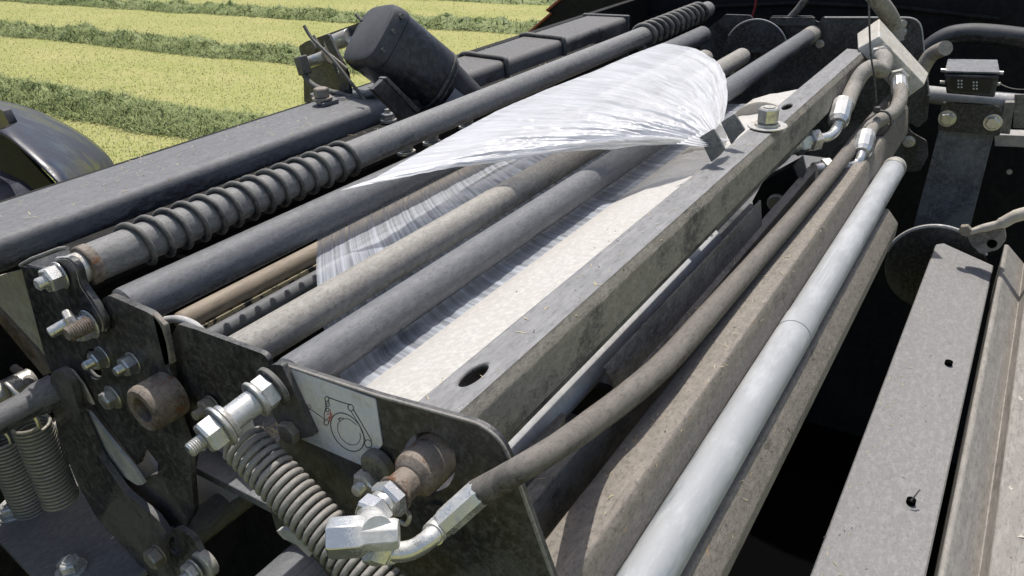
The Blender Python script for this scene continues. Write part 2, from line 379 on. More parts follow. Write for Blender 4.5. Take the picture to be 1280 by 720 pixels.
for xr, lab, nb, y0, y1 in rows:
    o = thing('grass_row', (xr, (y0+y1)/2, G), lab, 'grass row', 'rows of cut grass on the meadow')
    def hgt(u, y): return max(0, (1-abs(u)**2.2))*(.15+.20*fbm(u*.5+xr, y, 1.1)+.20*fbm(u+xr, y, 3.)+.10*fbm(u+xr, y, 7.))
    m = MB(); grid = []; ny = int((y1-y0)*6)
    for j in range(ny+1):
        y = y0+(y1-y0)*j/ny; wv = .12*fbm(xr, y, .5); wd = .46+.16*fbm(xr+9, y, .8)
        grid.append([m.bm.verts.new((xr+wv+u*wd, y, G+.003+hgt(u, y)*.8)) for u in np.linspace(-1, 1, 13)])
    for j in range(ny):
        for i in range(12): m.bm.faces.new((grid[j][i], grid[j][i+1], grid[j+1][i+1], grid[j+1][i]))
    m.build('mound', 'swath', o)
    u = rng.uniform(-1.12, 1.12, nb); y = rng.uniform(y0, y1, nb); b = np.empty((nb, 3))
    for k in range(nb):
        wv = .12*fbm(xr, y[k], .5); wd = .46+.16*fbm(xr+9, y[k], .8)
        b[k] = (wv+u[k]*wd, y[k]-(y0+y1)/2, .01+hgt(u[k], y[k])*.8*random.uniform(.6, 1.05))
    me = blades('cut_stems', b, .20, .003+xr*.0003, 'swath', nb, lean=.7)
    c = bpy.data.objects.new('cut_stems', me); COL.objects.link(c); c.parent = o; c['kind'] = 'stuff'
nb = 90000
xs = 3.6+rng.random(nb)**1.3*16; ys = xs*rng.uniform(.45, 2.6, nb)
me = blades('stubble', np.stack([xs, ys, np.zeros(nb)], 1), .065, .004, 'stubble', nb, lean=1.1)
o = bpy.data.objects.new('stubble', me); COL.objects.link(o); o.location = (0, 0, G); tag(o, 'short yellow green mown stubble of the meadow', 'stubble', kind='stuff')

# ------------------------------------------------------------------ tractor mudguard at the left
def fender():
    o = thing('tractor_mudguard', P(60, 240, X=.85), 'glossy navy blue curved mudguard at the left edge, behind the long black beam', 'mudguard')
    outer = [(-60, 120), (-10, 128), (20, 133), (48, 141), (80, 156), (108, 173), (128, 190), (139, 204), (146, 222), (150, 250)]
    inner = [(-60, 170), (-10, 168), (8, 172), (28, 188), (50, 208), (70, 228), (84, 246), (96, 262), (104, 276), (110, 300)]
    m = MB(); rowsv = []
    po = [P(a, b, X=1.05) for a, b in outer]; pi = [P(a, b, X=.62) for a, b in inner]
    for k in range(9):
        t = k/8; rr = []
        for a, b in zip(po, pi):
            q = a.lerp(b, t); q = q+V((0, 0, 1))*(.035*math.sin(math.pi*t)); rr.append(q)
        rr = catmull(rr, 4); rowsv.append([m.bm.verts.new(q) for q in rr])
    for k in range(8):
        for i in range(len(rowsv[0])-1): m.bm.faces.new((rowsv[k][i], rowsv[k][i+1], rowsv[k+1][i+1], rowsv[k+1][i]))
    g = m.build('shell', 'navy', o); s = g.modifiers.new('solid', 'SOLIDIFY'); s.thickness = .006; s.offset = -1
    MB().tube(catmull([P(a, b+2, X=1.05) for a, b in outer], 5), .006, 10).build('rolled_edge', 'plastic', o)
    inn = [P(a, b, X=.60) for a, b in [(-60, 212), (0, 214), (30, 228), (55, 248), (75, 270), (90, 300)]]
    inn2 = [p+V((-.3, .15, -.05)) for p in inn]
    m = MB(); a = [m.bm.verts.new(p) for p in inn]; b = [m.bm.verts.new(p) for p in inn2]
    for i in range(len(a)-1): m.bm.faces.new((a[i], a[i+1], b[i+1], b[i]))
    g = m.build('lower_shell', 'navy', o); s = g.modifiers.new('solid', 'SOLIDIFY'); s.thickness = .006; s.offset = -1
    m = MB().poly(onX([(-60, 150), (0, 160), (28, 190), (70, 235), (100, 300), (-60, 300)], .78), (.01, 0, 0)); m.build('recess_sheet', 'inside', o)  # black sheet filling the dark recess under the mudguard
    MB().poly(onX(rnd([(-20, 130), (3, 138), (12, 155), (-2, 163), (-20, 165)], 2), .60), (.02, 0, 0)).build('grille_piece', 'plastic', o, bevel=.001)  # dark bit of grille
fender()

# ------------------------------------------------------------------ dark sheets added below for shade, black bay behind
m = MB().box((-1.9, -1.5, -1.75), (3.3, 1.03, -1.70)); tag(m.build('shade_floor', 'hole'), 'near black floor added under the machine to keep the gaps dark', None, kind='structure')  # added floor, near black to hold the gaps dark and cut ground bounce
def baypanel():
    # big open cover behind the rollers, its black also painting deep shade: back wall with a slanting red brown edge at its left
    o = thing('rear_bay_cover', (2.05, 0, -1.7), 'large black cover standing behind the far ends of the rollers, edged red brown at left', 'cover')
    pts = [P(a, b, X=2.05) for a, b in [(638, 52), (662, 40), (690, 16), (684, 13), (712, -10)]]
    outl = [V((2.05, pts[0].y+.02, -1.7))]+pts+[V((2.05, .60, .02)), V((2.05, -2.2, .02)), V((2.05, -2.2, -1.7))]
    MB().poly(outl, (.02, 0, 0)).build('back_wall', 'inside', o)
    MB().tube([p+V((-.003, 0, 0)) for p in pts], .0045, 8).build('edge_strip', 'red', o)
    MB().tube([P(a, b, X=2.04) for a, b in [(760, 30), (900, 8), (1000, 4), (1130, 10), (1250, 24)]], .006, 8).build('rib', 'dark', o)
baypanel()
m = MB().poly([(-.9, 1.03, -.325), (3., 1.03, -.325), (3., 1.03, -1.7), (-.9, 1.03, -1.7)], (0, .02, 0))  # dark sheet added to stop light leaking in below the beam
tag(m.build('shade_skirt', 'dark'), 'black skirt added under the long beam at left to keep ground light out', 'shade panel')

# ------------------------------------------------------------------ long beam at upper left
def long_beam():
    z = -.30; a = P(0, 298, Z=z); b = P(0, 250, Z=z)
    y0, y1 = a.y, b.y; h = z-P(0, 345, Y=y0).z; r = .012
    prof = []
    for (cy, cz, t0) in ((y0+r, z-r, 90), (y0+r, z-h+r, 180), (y1-r, z-h+r, 270), (y1-r, z-r, 0)):
        for k in range(5):
            t = math.radians(t0+k*22.5); prof.append((cy+r*math.cos(t), cz+r*math.sin(t)))
    x1 = P(575, 100, Y=y0).x-.10
    o = thing('long_beam', (.5, (y0+y1)/2, z-h), 'long black square beam running diagonally behind the coil wrapped roller', 'beam')
    bar(prof, -.75, x1).build('box_section', 'beam', o, ang=50)
    MB().poly([(x1-.001, y0+.004, z-.004), (x1-.001, y1-.004, z-.004), (x1-.001, y1-.004, z-h+.004), (x1-.001, y0+.004, z-h+.004)], (.006, 0, 0)).build('joint_plate', 'plate', o, bevel=.001)
    # welded strap near the end
    q = [P(x, y, Z=z+.0) for x, y in ((388, 122), (404, 117), (424, 129), (404, 135))]
    MB().poly(rndz(q), (0, 0, .007)).build('mounting_pad', 'beam', o, bevel=.001)
    c = P(403, 124, Z=z+.009)
    m = MB(); m.cyl(c, c+V((0, 0, .003)), .016, 24); m.hexa(c+V((0, 0, .003)), c+V((0, 0, .018)), .0105); m.build('bolt', 'zinc_old', o)
    # collinear farther section, slightly higher
    z2 = z+.001; a = P(650, 70, Z=z2); b = P(570, 73, Z=z2); w2 = y1-y0-.004
    o2 = thing('far_box_beam', (1.5, a.y, z2-.12), 'black square beam end beyond the motor, with two cables tied round it', 'beam')
    xs, xe = P(575, 100, Y=a.y).x, P(784, 22, Y=a.y).x
    y0, y1 = a.y, a.y+w2; prof = []
    for (cy, cz, t0) in ((y0+r, z2-r, 90), (y0+r, z2-.12+r, 180), (y1-r, z2-.12+r, 270), (y1-r, z2-r, 0)):
        for k in range(4):
            t = math.radians(t0+k*30); prof.append((cy+r*math.cos(t), cz+r*math.sin(t)))
    bar(prof, xs-.12, xe).build('box_section', 'black', o2, ang=50)
    MB().poly([(xe, y0-.004, z2+.005), (xe, y1+.004, z2+.005), (xe, y1+.004, z2-.125), (xe, y0-.004, z2-.125)], (.010, 0, 0)).build('end_cap', 'black', o2, bevel=.003)
    for px, py in ((632, 80), (704, 50)):
        x = P(px, py, Y=a.y).x; g = .004
        MB().tube(catmull([(x, y0-g, z2-.09), (x, y0-g, z2-.03), (x, y0-g+.002, z2), (x+.005, y0+.01, z2+g), (x+.015, y0+.07, z2+g), (x+.02, y1-.01, z2+g), (x+.02, y1+g, z2-.01), (x+.02, y1+g, z2-.08)], 5), .0045, 10).build('tied_cable', 'rubber', o2)
def rndz(q):
    return q
long_beam()

# ------------------------------------------------------------------ rollers
def roller(name, label, px, py, Z, w, X0, X1, mat, endmat=None, group='rollers of the film wrapper'):
    p = P(px, py, Z=Z); r = R(p, w); o = thing(name, (X0, p.y, p.z-r), label, 'roller', group)
    MB().lathe((X0, p.y, p.z), (1, 0, 0), [(0, r*.86), (.002, r*.98), (.006, r), (X1-X0-.006, r), (X1-X0, r*.9)], 48).build('tube', mat, o)
    MB().cyl((X0+.001, p.y, p.z), (X1+.014, p.y, p.z), r*.42, 20).build('axle', 'zinc_old', o)
    return o, V((0, p.y, p.z)), r
o, sp, sr = roller('spiral_roller', 'uppermost roller, wrapped in a black wire spiral at both ends', 520, 162, -.288, 34, .012, 1.59, 'roller')
def xon(px, py, c): return P(px, py, Y=c.y).x
xa, xb = xon(158, 300, sp), xon(440, 196, sp)
MB().tube(helix((xa, sp.y, sp.z), (xb, sp.y, sp.z), sr+.003, 14, 30, ph=math.pi, pitchfn=lambda t: t*.93+.07*t*t), .0029, 10).build('wire_spiral', 'rubber', o)
xc, xd = xon(800, 45, sp), 1.545
MB().tube(helix((xc, sp.y, sp.z), (xd, sp.y, sp.z), sr+.003, 11.5, 30, ph=1.), .0052, 10).build('wire_spiral', 'rubber', o, label='tight wire spiral at the far end')
MB().cyl((.004, sp.y, sp.z), (.014, sp.y, sp.z), sr*1.04, 40, ch=.001).build('end_ring', 'rusty', o)
MB().cyl((-.006, sp.y, sp.z), (.006, sp.y, sp.z), sr*.8, 40, ch=.001).build('bearing', 'zinc', o)
o, r1c, r1r = roller('film_roller', 'thick dark roller just below the spiral roller, film hanging from its middle', 200, 366, -.326, 54, .010, 1.47, 'roller_clean')
o, r2c, r2r = roller('dirty_roller', 'grey mud speckled roller, second above the white board', 505, 321, -.334, 42, .014, 1.31, 'roller_dirty')
o, r3c, r3r = roller('blue_black_roller', 'smooth blue black roller right beside the white board', 580, 331, -.330, 46, .008, 1.57, 'roller_clean')
r_ = r3r; MB().cyl((1.52, r3c.y, r3c.z), (1.575, r3c.y, r3c.z), r3r*1.03, 40, ch=.003).build('end_sleeve', 'hose_tan', o)
# lower ones between the first rollers
o, c4_, r4 = roller('inner_roller', 'small brown stained roller low down under the thick dark roller', 320, 355, -.405, 26, .10, 1.3, 'core')
p = P(330, 372, Z=-.42)
tag(MB().box((.04, p.y-.004, -.43), (1.2, p.y+.004, -.412)).build('peeling_strip', 'flake', bevel=.0005), 'peeling yellow and black strip low between two rollers', 'strip')
p = P(335, 382, Z=-.42)
tag(MB().cyl((.05, p.y, p.z), (1.2, p.y, p.z), .010, 28).build('grey_rod', 'roller_clean'), 'thin grey rod beside the peeling yellow strip', 'rod')
o, c5_, r5 = roller('stub_roller', 'tan dusty roller end left of the half disc at the far plate', 905, 60, -.330, 20, .9, 1.25, 'hose_tan')
o, c6_, r6 = roller('stub_roller', 'lowest small tan roller end under the far end of the spiral roller', 880, 62, -.345, 15, .9, 1.34, 'hose_tan')

# ------------------------------------------------------------------ white board, core, pipe
a = YZ(478, 489, -.340); r_ = YZ(525, 501, -.328)
l0 = YZ(460, 480, -.352)
prof = [l0, (a[0], a[1]), YZ(492, 491, -.338), r_, (r_[0], r_[1]-.012), (l0[0], l0[1]-.01)]
o = thing('white_board', (.03, a[0], -.35), 'long white board between dark roller and mud caked beam', 'board')
bar(prof, .012, 1.05).build('panel', 'board', o, bevel=.001)
def disc(label, px, py, X, rp, name, parent=None):
    c = P(px, py, X=X); r = rp/F*depth(c)
    m = MB().lathe(c, (1, 0, 0), [(0, r*.92), (.003, r), (.010, r), (.013, r*.92)], 56)
    return tag(m.build(name, 'disc'), label, 'core disc', 'beige discs under the gathered film')
disc('beige disc left of the two grey fingers, nearer of the pair', 874, 222, .70, 37, 'core_disc')
disc('beige disc behind the big bolt, half hidden by the beam', 950, 172, .90, 44, 'core_disc')
pc = P(727, 462, Z=-.425); pr = R(pc, 50)
o = thing('white_pipe', (.05, pc.y, pc.z-pr), 'plain white pipe under the mud caked beam', 'pipe')
MB().cyl((.02, pc.y, pc.z), (.60, pc.y, pc.z), pr*1.05, 48).build('tube', 'white_pipe', o)

# ------------------------------------------------------------------ mud caked beam
def cut(o, mb):
    # cut an opening out of a part and bake the result; the cutter is deleted again
    c = mb.build('cutter', 'hole'); mo = o.modifiers.new('cut', 'BOOLEAN'); mo.operation = 'DIFFERENCE'; mo.object = c; mo.solver = 'EXACT'
    bpy.context.view_layer.update(); dg = bpy.context.evaluated_depsgraph_get()
    me = bpy.data.meshes.new_from_object(o.evaluated_get(dg)); old = o.data; o.modifiers.remove(mo); o.data = me
    bpy.data.objects.remove(c)
def mud_beam():
    A = YZ(524, 501, -.312); B1 = YZ(578, 512, -.313); B = YZ(590, 517, -.317); Cc = YZ(632, 549, -.358)
    x1 = 1.335
    Cf = P(1067, 128, Y=Cc[0]-.0)
    prof = [A, B1, (B[0]+.004, B[1]+.001), (B[0]-.0005, B[1]-.004), Cc, (Cc[0]+.003, Cc[1]-.001), (B[0]+.004, B[1]-.006), (B1[0], B1[1]-.005), (A[0]-.003, A[1]-.005), (A[0]-.003, A[1]-.030), (A[0], A[1]-.030)]
    o = thing('mud_caked_beam', (.01, A[0], -.34), 'angled beam caked with dry mud, running from the sticker plate to the pale block', 'beam')
    n = 160; m = MB(); rowsv = []
    # built as slices so that the crust can be uneven
    full = []
    for i in range(len(prof)):
        p, q = V(prof[i]), V(prof[(i+1) % len(prof)]); k = max(1, int((q-p).length/.003)) if i in (0, 3) else 1
        for j in range(k): full.append((p.lerp(q, j/k), i))
    for s in range(n+1):
        x = .008+(x1-.008)*s/n; rr = []
        for q, i in full:
            d = 0
            if i == 3 and s < n: d = .0011*max(0, mnoise.noise(V((x*70, q.x*160, q.y*160))))
            xx = x
            if s == 0 and i in (3, 4, 5): xx = .022
            rr.append(m.bm.verts.new((xx, q.x-d, q.y)))
        rowsv.append(rr)
    for s in range(n): m.bridge(rowsv[s], rowsv[s+1])
    m.bm.faces.new(rowsv[0][::-1]); m.bm.faces.new(rowsv[-1])
    me = m.build('channel', 'mud', o, ang=60)
    me.data.materials.append(M['beam_top'])
    # top faces get the cleaner paint, with a ragged mud edge
    N_ = me.data; off = wl(me)
    for f in N_.polygons:
        if f.normal.z > .75: f.material_index = 1
    # slot in the top face, seen as a raised-lip hole
    for (x, y, rx, ry, an) in ((592, 468, 15, 7, -.62), (984, 133, 11, 3.5, -.18)):
        q = P(x, y, Z=A[1]); L_ = .017 if x < 700 else .020; W = .0065
        t = [(q+V((L_*math.cos(k), W*math.sin(k), .0006))) for k in [j*math.tau/28 for j in range(28)]]
        cut(me, MB().poly([p_+V((0, 0, .004)) for p_ in t], (0, 0, -.016)))
        t2 = [(q+V(((L_+.0012)*math.cos(k), (W+.0012)*math.sin(k), .0012))) for k in [j*math.tau/28 for j in range(28)]]
    q = P(959, 158, Z=A[1]+.001); u = V((0, 0, 1)); m = MB()
    m.cyl(q, q+u*.002, .0265, 40, ch=.0006); m.cyl(q+u*.002, q+u*.005, .017, 32); m.hexa(q+u*.005, q+u*.026, .0125, .1); m.cyl(q+u*.0255, q+u*.0275, .008, 20)
    m.build('bolt', 'zinc', o)
    MB().box((.018, Cc[0]+.0005, Cc[1]-.006), (.92, Cc[0]+.004, Cc[1]-.001)).build('dark_lip', 'rubber', o)  # dark strip along the bottom edge of the beam side
    return A, B, Cc
bA, bB, bC = mud_beam()

# two grey fingers that pinch the film
for lab, pts in (('nearer of two grey flat fingers holding the film', [(874, 172), (892, 161), (906, 187), (898, 196), (889, 203)]),
                 ('farther of two grey flat fingers, next to the big bolt', [(901, 153), (918, 142), (931, 163), (922, 171), (914, 181)])):
    X = P(pts[0][0], pts[0][1], Z=-.280).x
    m = MB().poly(onX(rnd(pts, 2), X), (.004, 0, 0))
    tag(m.build('film_finger', 'beam_top', bevel=.0006), lab, 'finger', 'grey fingers holding the film')

# ------------------------------------------------------------------ channels to the right of the beam
def ch(name, label, prof, X0, X1, mat, cat='channel', group=None, bevel=.0012):
    return tag(bar(prof, X0, X1).build(name, mat, bevel=bevel), label, cat, group)
# inner dark angle with a slanted near end
t0 = YZ(752, 459, -.385); t1 = (t0[0]-.003, t0[1]+.000)
xs = P(752, 459, Z=-.385).x; xe = P(949, 247, Y=t0[0]).x
ch('inner_angle', 'dark dusty angle with a slanted near end beside the white pipe', [t0, t1, (t0[0]-.012, t0[1]-.065), (t0[0]-.009, t0[1]-.065)], [xs, xs, xs+.03, xs+.03], min(xe, .875), 'tan_dark')
# small bracket near the plate
pts = [(703, 514), (707, 518), (694, 545), (660, 572), (650, 566)]
tag(MB().poly([P(x, y, Z=-.40) for x, y in pts], (0, 0, -.02)).build('small_bracket', 'tan', bevel=.001), 'small dusty bracket tip between white pipe and hose', 'bracket')
# channel A: narrow ledge plus dark side
a0 = YZ(649, 618, -.418); a1 = YZ(662, 634, -.422); a2 = (a1[0]-.004, a1[1]-.055)
ch('ledge_channel', 'dark channel with a narrow dusty ledge under the long hose', [a0, a1, a2, (a2[0]+.004, a2[1]), (a1[0]+.004, a1[1]-.006), (a0[0], a0[1]-.004)], .012, .93, 'tan_dark')
# channel B: wide tan top and side
b0 = YZ(681, 680, -.424); b1 = YZ(728, 702, -.424); b2 = YZ(742, 704, -.430); b3 = (b2[0]-.008, b2[1]-.05)
ch('dusty_channel', 'wide tan dust covered channel with rust spots, left of the galvanised tube', [b0, b1, b2, b3, (b3[0]+.004, b3[1]), (b1[0]+.002, b1[1]-.007), (b0[0], b0[1]-.005), (b0[0]+.0, b0[1]-.04), (b0[0]+.003, b0[1]-.04), (b0[0]+.003, b0[1]-.002)], .015, 1.40, 'tan')
# channel C right of the tube
c0 = YZ(815, 690, -.49); c1 = YZ(852, 702, -.485); c2 = YZ(869, 702, -.485); c3 = YZ(904, 711, -.505); c4b = YZ(914, 712, -.53)
ch('outer_channel', 'tan ridged channel to the right of the galvanised tube, beside the black gap', [c0, c1, (c2[0], c2[1]), c3, (c3[0]-.001, c3[1]-.003), c4b, (c4b[0]+.01, c4b[1]), (c0[0], c0[1]-.04)], .02, P(1132, 228, Y=c3[0]).x, 'tan')
# galvanised tube
tz = -.47; tc_ = P(815, 712, Z=tz); tr_ = R(tc_, 65)
o = thing('galvanised_tube', (.1, tc_.y, tz-tr_), 'bright galvanised tube running diagonally at right of centre', 'tube')
xj = P(1005, 380, Y=tc_.y).x; xe = P(1121, 196, Y=tc_.y).x
ty = tc_.y
MB().lathe((0.0, ty, tz), (1, 0, 0), [(0, tr_), (xj-.040, tr_), (xj-.0395, tr_*.96), (xj-.0365, tr_*.96), (xj-.036, tr_), (xj-.001, tr_), (xj+.002, tr_*.975)], 56).build('outer_sleeve', 'galv', o)
MB().lathe((xj-.01, ty, tz), (1, 0, 0), [(0, tr_*.965), (xe-xj-.04, tr_*.965), (xe-xj-.02, tr_*.95), (xe-xj+.01, tr_*.90)], 56).build('inner_tube', 'galv', o)
MB().lathe((xe-.025, ty, tz), (1, 0, 0), [(0, tr_*.98), (.018, tr_*.99), (.024, tr_*.93)], 56).build('end_cap', 'zinc', o)

# ------------------------------------------------------------------ right hand covers
f0 = YZ(1014, 720, -.70); f1 = YZ(1156, 720, -.715)
xf = P(1172, 300, Y=f0[0]).x
o = thing('flat_cover', (.6, f0[0], -.80), 'flat grey steel cover with two small holes, right of the black gap', 'cover')
xg = P(1243, 325, Y=f1[0]).x; xh = P(1183, 300, Z=-.70).x
top = [V((.15, f0[0], f0[1])), V((xf-.015, f0[0], f0[1])), V((xf, f0[0]-.012, f0[1]-.001)), V((xg, f1[0], f1[1])), V((.15, f1[0], f1[1]))]
MB().poly(top, (0, 0, -.004)).build('top_sheet', 'flat', o, bevel=.001)
MB().hexahedron([V((.15, f0[0]+.001, f0[1]-.001)), V((xf-.02, f0[0]+.001, f0[1]-.001)), V((xf-.02, f0[0]+.006, f0[1]-.10)), V((.15, f0[0]+.006, f0[1]-.10))], V((0, -.003, 0))).build('left_flange', 'plate', o)
MB().hexahedron([V((.15, f1[0]-.001, f1[1]-.001)), V((xg, f1[0]-.001, f1[1]-.001)), V((xg, f1[0]-.004, f1[1]-.10)), V((.15, f1[0]-.004, f1[1]-.10))], V((0, .003, 0))).build('right_flange', 'plate', o)
for px, py, rr in ((1139, 626, 5.5), (1186, 453, 4.5)):
    q = P(px, py, Z=-.7065); r_ = rr/F*depth(q)
    MB().cyl(q+V((0, 0, -.004)), q+V((0, 0, .0022)), r_, 24).build('hole', 'hole', o)  # uncut: black disc painted as the dark inside of a hole
q = P(1139, 626, Z=-.70)
tag(MB().tube([q, P(1145, 618, Z=-.692), P(1150, 612, Z=-.688)], .0011, 6).build('straw_stalk', 'rubber'), 'thin dark stalk sticking out of the near hole in the flat cover', 'stalk')
g0 = YZ(1172, 720, -.70); g1 = YZ(1181, 720, -.70); g2 = YZ(1224, 720, -.735); g3 = YZ(1236, 720, -.71); g4 = YZ(1244, 720, -.71); g5 = YZ(1420, 720, -.72)
ch('ridged_cover', 'dark cover with a long bright ridge at the right edge', [g0, g1, g2, g3, g4, g5, (g5[0], -.80), (g0[0], -.80)], .15, P(1256, 304, Y=g0[0]).x, 'chan', 'cover', bevel=.002)
for px, py, cx in ((1274, 500, 1), (1262, 612, 2), (1276, 672, 3)):
    a = P(px-4, py, Z=-.712); b = P(px+5, py+1, Z=-.711); c = P(px, py-4, Z=-.711)
    m = MB().poly([a, b, c], (0, 0, .0012)); m.tube([a, b+V((.004, .003, .001))], .0009, 6)
    tag(m.build('chaff_flake', 'disc'), ['dry leaf flake on the right cover, topmost', 'dry leaf flake on the right cover, the middle one', 'dry straw flake on the right cover, lowest'][cx-1], 'chaff', 'dry chaff on the right cover')

# ------------------------------------------------------------------ post, arc disc, lever, lamp, rails (far right)
o = thing('support_post', P(1178, 280, X=1.62), 'blue grey flat post at right, leaning, with two bolts on its bracket', 'post')
MB().poly(onX([(1175, 158), (1243, 166), (1211, 290), (1141, 286)], 1.62), (.012, 0, 0)).build('post_plate', 'post', o, bevel=.0015)
MB().poly(onX(rnd([(1177, 128), (1248, 132, 12), (1254, 142, 6), (1250, 170), (1172, 163)], 4), 1.605), (.010, 0, 0)).build('bracket', 'plate', o, bevel=.0015)
for px, py in ((1184, 148), (1241, 153)):
    bolt(px, py, 1.605, .012, o, 'zinc', washer=1.5)
o = thing('control_box', P(1213, 120, X=1.58), 'small black control box with pale top and white dot marks, above the post', 'control box')
fr = [(1180, 93), (1249, 95), (1243, 122), (1183, 117)]
bk_ = [P(x, y, X=1.64) for x, y in ((1184, 78), (1246, 79), (1245, 112), (1186, 108))]
MB().hexahedron([P(x, y, X=1.57) for x, y in fr], bk_).build('body', 'plastic', o, bevel=.003)
t = [P(x, y, X=1.57) for x, y in ((1180, 93), (1249, 95))]+[P(x, y, X=1.64) for x, y in ((1246, 79), (1184, 78))]
MB().poly([q+V((0, 0, .0035)) for q in t], (0, 0, .004)).build('lid', 'post', o, bevel=.001)
MB().poly(onX(rnd([(1187, 97), (1242, 99), (1237, 117), (1189, 113)], 3), 1.567), (.002, 0, 0)).build('window', 'led', o)
for px, py in ((1200, 101), (1200, 105), (1200, 109), (1219, 103), (1219, 107), (1219, 111)):
    m = MB()
    for dx in (-2, 2): m.poly(onX([(px+dx-1, py-1), (px+dx+1, py-1), (px+dx+1, py+1), (px+dx-1, py+1)], 1.5645), (.001, 0, 0))
    m.build('dot_mark', 'pin', o)
for px, py in ((1180, 88), (1250, 91), (1179, 103), (1246, 105)):
    c = P(px, py, X=1.58); MB().cyl(c+V((0, .006, 0)), c-V((0, .006, 0)), .004, 12).build('screw', 'zinc', o)
MB().tube(catmull([P(1248, 104, X=1.60), P(1262, 110, X=1.58), P(1278, 112, X=1.57), P(1300, 110, X=1.56)], 5), .0012, 8).build('cable', 'rubber', o)
a = P(1158, 118, X=1.74); b = P(1320, 127, X=1.74)
tag(MB().cyl(a, (a.x, b.y, a.z-.002), .020, 32).build('cross_tube', 'steel_plate'), 'grey round tube crossing behind the control box', 'tube')
MB_ = MB().hexahedron([P(x, y, X=1.78) for x, y in ((1243, 168), (1400, 174), (1400, 190), (1243, 183))], V((.05, 0, 0)))
tag(MB_.build('pale_rail', 'steel_plate', bevel=.002), 'pale rail at right edge, below the round cross tube', 'rail')
m = MB().poly(onX([(1256, 128), (1268, 128), (1262, 168), (1250, 167)], 1.70), (.02, 0, 0)); m.poly(onX([(1268, 118), (1300, 118), (1300, 162), (1266, 160)], 1.72), (.004, 0, 0))
tag(m.build('end_bracket', 'chan', bevel=.001), 'dark upright bracket at right edge between cross tube and rail', 'bracket')
c = P(1262, 214, X=1.8); tag(MB().cyl(c, c+V((-.008, 0, 0)), .006, 16).build('small_stud', 'zinc'), 'tiny pale stud alone on the black panel at right', 'stud')
# arc disc
c = P(1168, 338, X=1.42); r_ = 58/F*depth(c)
o = thing('guide_disc', c-V((0, 0, r_)), 'black disc with a pale rim along its upper arc at the head of the black gap', 'disc')
MB().lathe(c, (1, 0, 0), [(0, r_*.985), (.001, r_*.985), (.008, r_*.985)], 80).build('plate', 'plate', o)
m = MB(); m.tube([c+V((.004, r_*math.cos(t), r_*math.sin(t))) for t in [k*math.pi/40 for k in range(3, 34)]], .0048, 8).build('rim', 'steel_plate', o)  # pale rim on the upper arc only
# lever
o = thing('cast_lever', P(1240, 300, X=1.33), 'pale grey lever arm with a round hole at the right edge', 'lever')
MB().poly(onX(rnd([(1207, 292), (1222, 284), (1254, 278), (1258, 300), (1248, 312), (1226, 318), (1214, 306)], 4), 1.33), (.012, 0, 0)).build('arm', 'chan', o, bevel=.002)
MB().tube(catmull([P(x, y, X=1.325) for x, y in ((1212, 290), (1230, 285), (1252, 279), (1270, 270), (1300, 262))], 5), [.006]*5+[.008]*5+[.011]*5+[.012]*6, 12).build('casting', 'disc', o)
c = P(1240, 305, X=1.328); MB().cyl(c, c+V((.004, 0, 0)), .0085, 24).build('hole', 'hole', o)  # black disc in place of the shade within the lever hole
c = P(1207, 286, X=1.33); MB().hexa(c, c+V((-.012, 0, 0)), .010).build('nut', 'zinc_old', o)
# black curved pipe
tag(MB().tube(catmull([P(x, y, X=1.80) for x, y in ((1148, 96), (1158, 66), (1180, 48), (1206, 42), (1240, 43), (1290, 49), (1380, 60))], 8), .022, 20).build('bent_black_pipe', 'plastic'), 'thick black pipe bending over the control box at right edge', 'pipe')

# ------------------------------------------------------------------ far plate
def far_plate():
    X = 1.60
    o = thing('far_side_plate', P(1000, 200, X=X), 'black notched side plate at the far ends of the rollers', 'side plate')
    out = [(860, 120), (880, 40), (903, 22), (906, 18), (938, 19), (942, 25), (944, 30), (960, 30), (963, 20), (1016, 20), (1019, 26), (1024, 28), (1028, 21), (1142, 21, 12), (1152, 30, 10),
           (1156, 70), (1162, 120), (1159, 150), (1147, 160), (1138, 153), (1134, 158), (1140, 166), (1158, 176), (1160, 196), (1150, 214), (1120, 215), (1060, 260), (900, 240)]
    MB().poly(onX(rnd(out, 3), X), (.006, 0, 0)).build('plate', 'plate', o, bevel=.001)
    MB().tube([q+V((-.001, 0, 0)) for q in onX(rnd([(1028, 22), (1142, 22, 12), (1152, 31, 10), (1156, 70), (1162, 120)], 3)[4:], X)], .0016, 8).build('edge_highlight', 'steel_plate', o)  # pale tube painting the highlight along the plate edge
    MB().poly(onX([(930, 30), (972, 30), (972, 40), (930, 40)], X-.012), (.012, 0, 0)).build('tab', 'plate', o, bevel=.001)
    MB().poly(onX([(963, 22), (1018, 22), (1018, 32), (963, 32)], X-.012), (.010, 0, 0)).build('tab', 'plate', o, bevel=.001)
    for px, py, r_ in ((918, 50, .009), (1025, 55, .007), (1136, 177, .010), (914, 90, .006), (1127, 30, .008), (1127, 40, .008)):
        bolt(px, py, X, r_, o, 'zinc', washer=1.35, h=.5)
    c = P(944, 66, X=1.575); r_ = 40/F*depth(c)
    h = thing('half_disc', c-V((0, 0, r_)), 'dark half disc with a thin bright rim on the far plate', 'disc')
    a = [c+V((0, r_*math.cos(t), r_*math.sin(t))) for t in [k*math.tau/64 for k in range(64)]]
    MB().poly(a[:33], (.005, 0, 0)).build('plate', 'black', h); MB().tube(a[5:33], .0018, 8).build('rim', 'steel_plate', h)
far_plate()
tag(MB().tube(catmull([P(x, y, X=1.75) for x, y in ((946, -8), (944, 8), (940, 24), (944, 34))], 5), .003, 8).build('red_cable', 'redwire'), 'thin red cable hanging above the half disc', 'cable')
tag(MB().tube(catmull([P(x, y, X=1.6) for x, y in ((1022, -20), (1006, 0), (997, 12), (988, 22))], 5), .008, 10).build('loose_hose_end', 'hose'), 'dark short hose sloping above the far plate, left of the tan hose', 'hose')

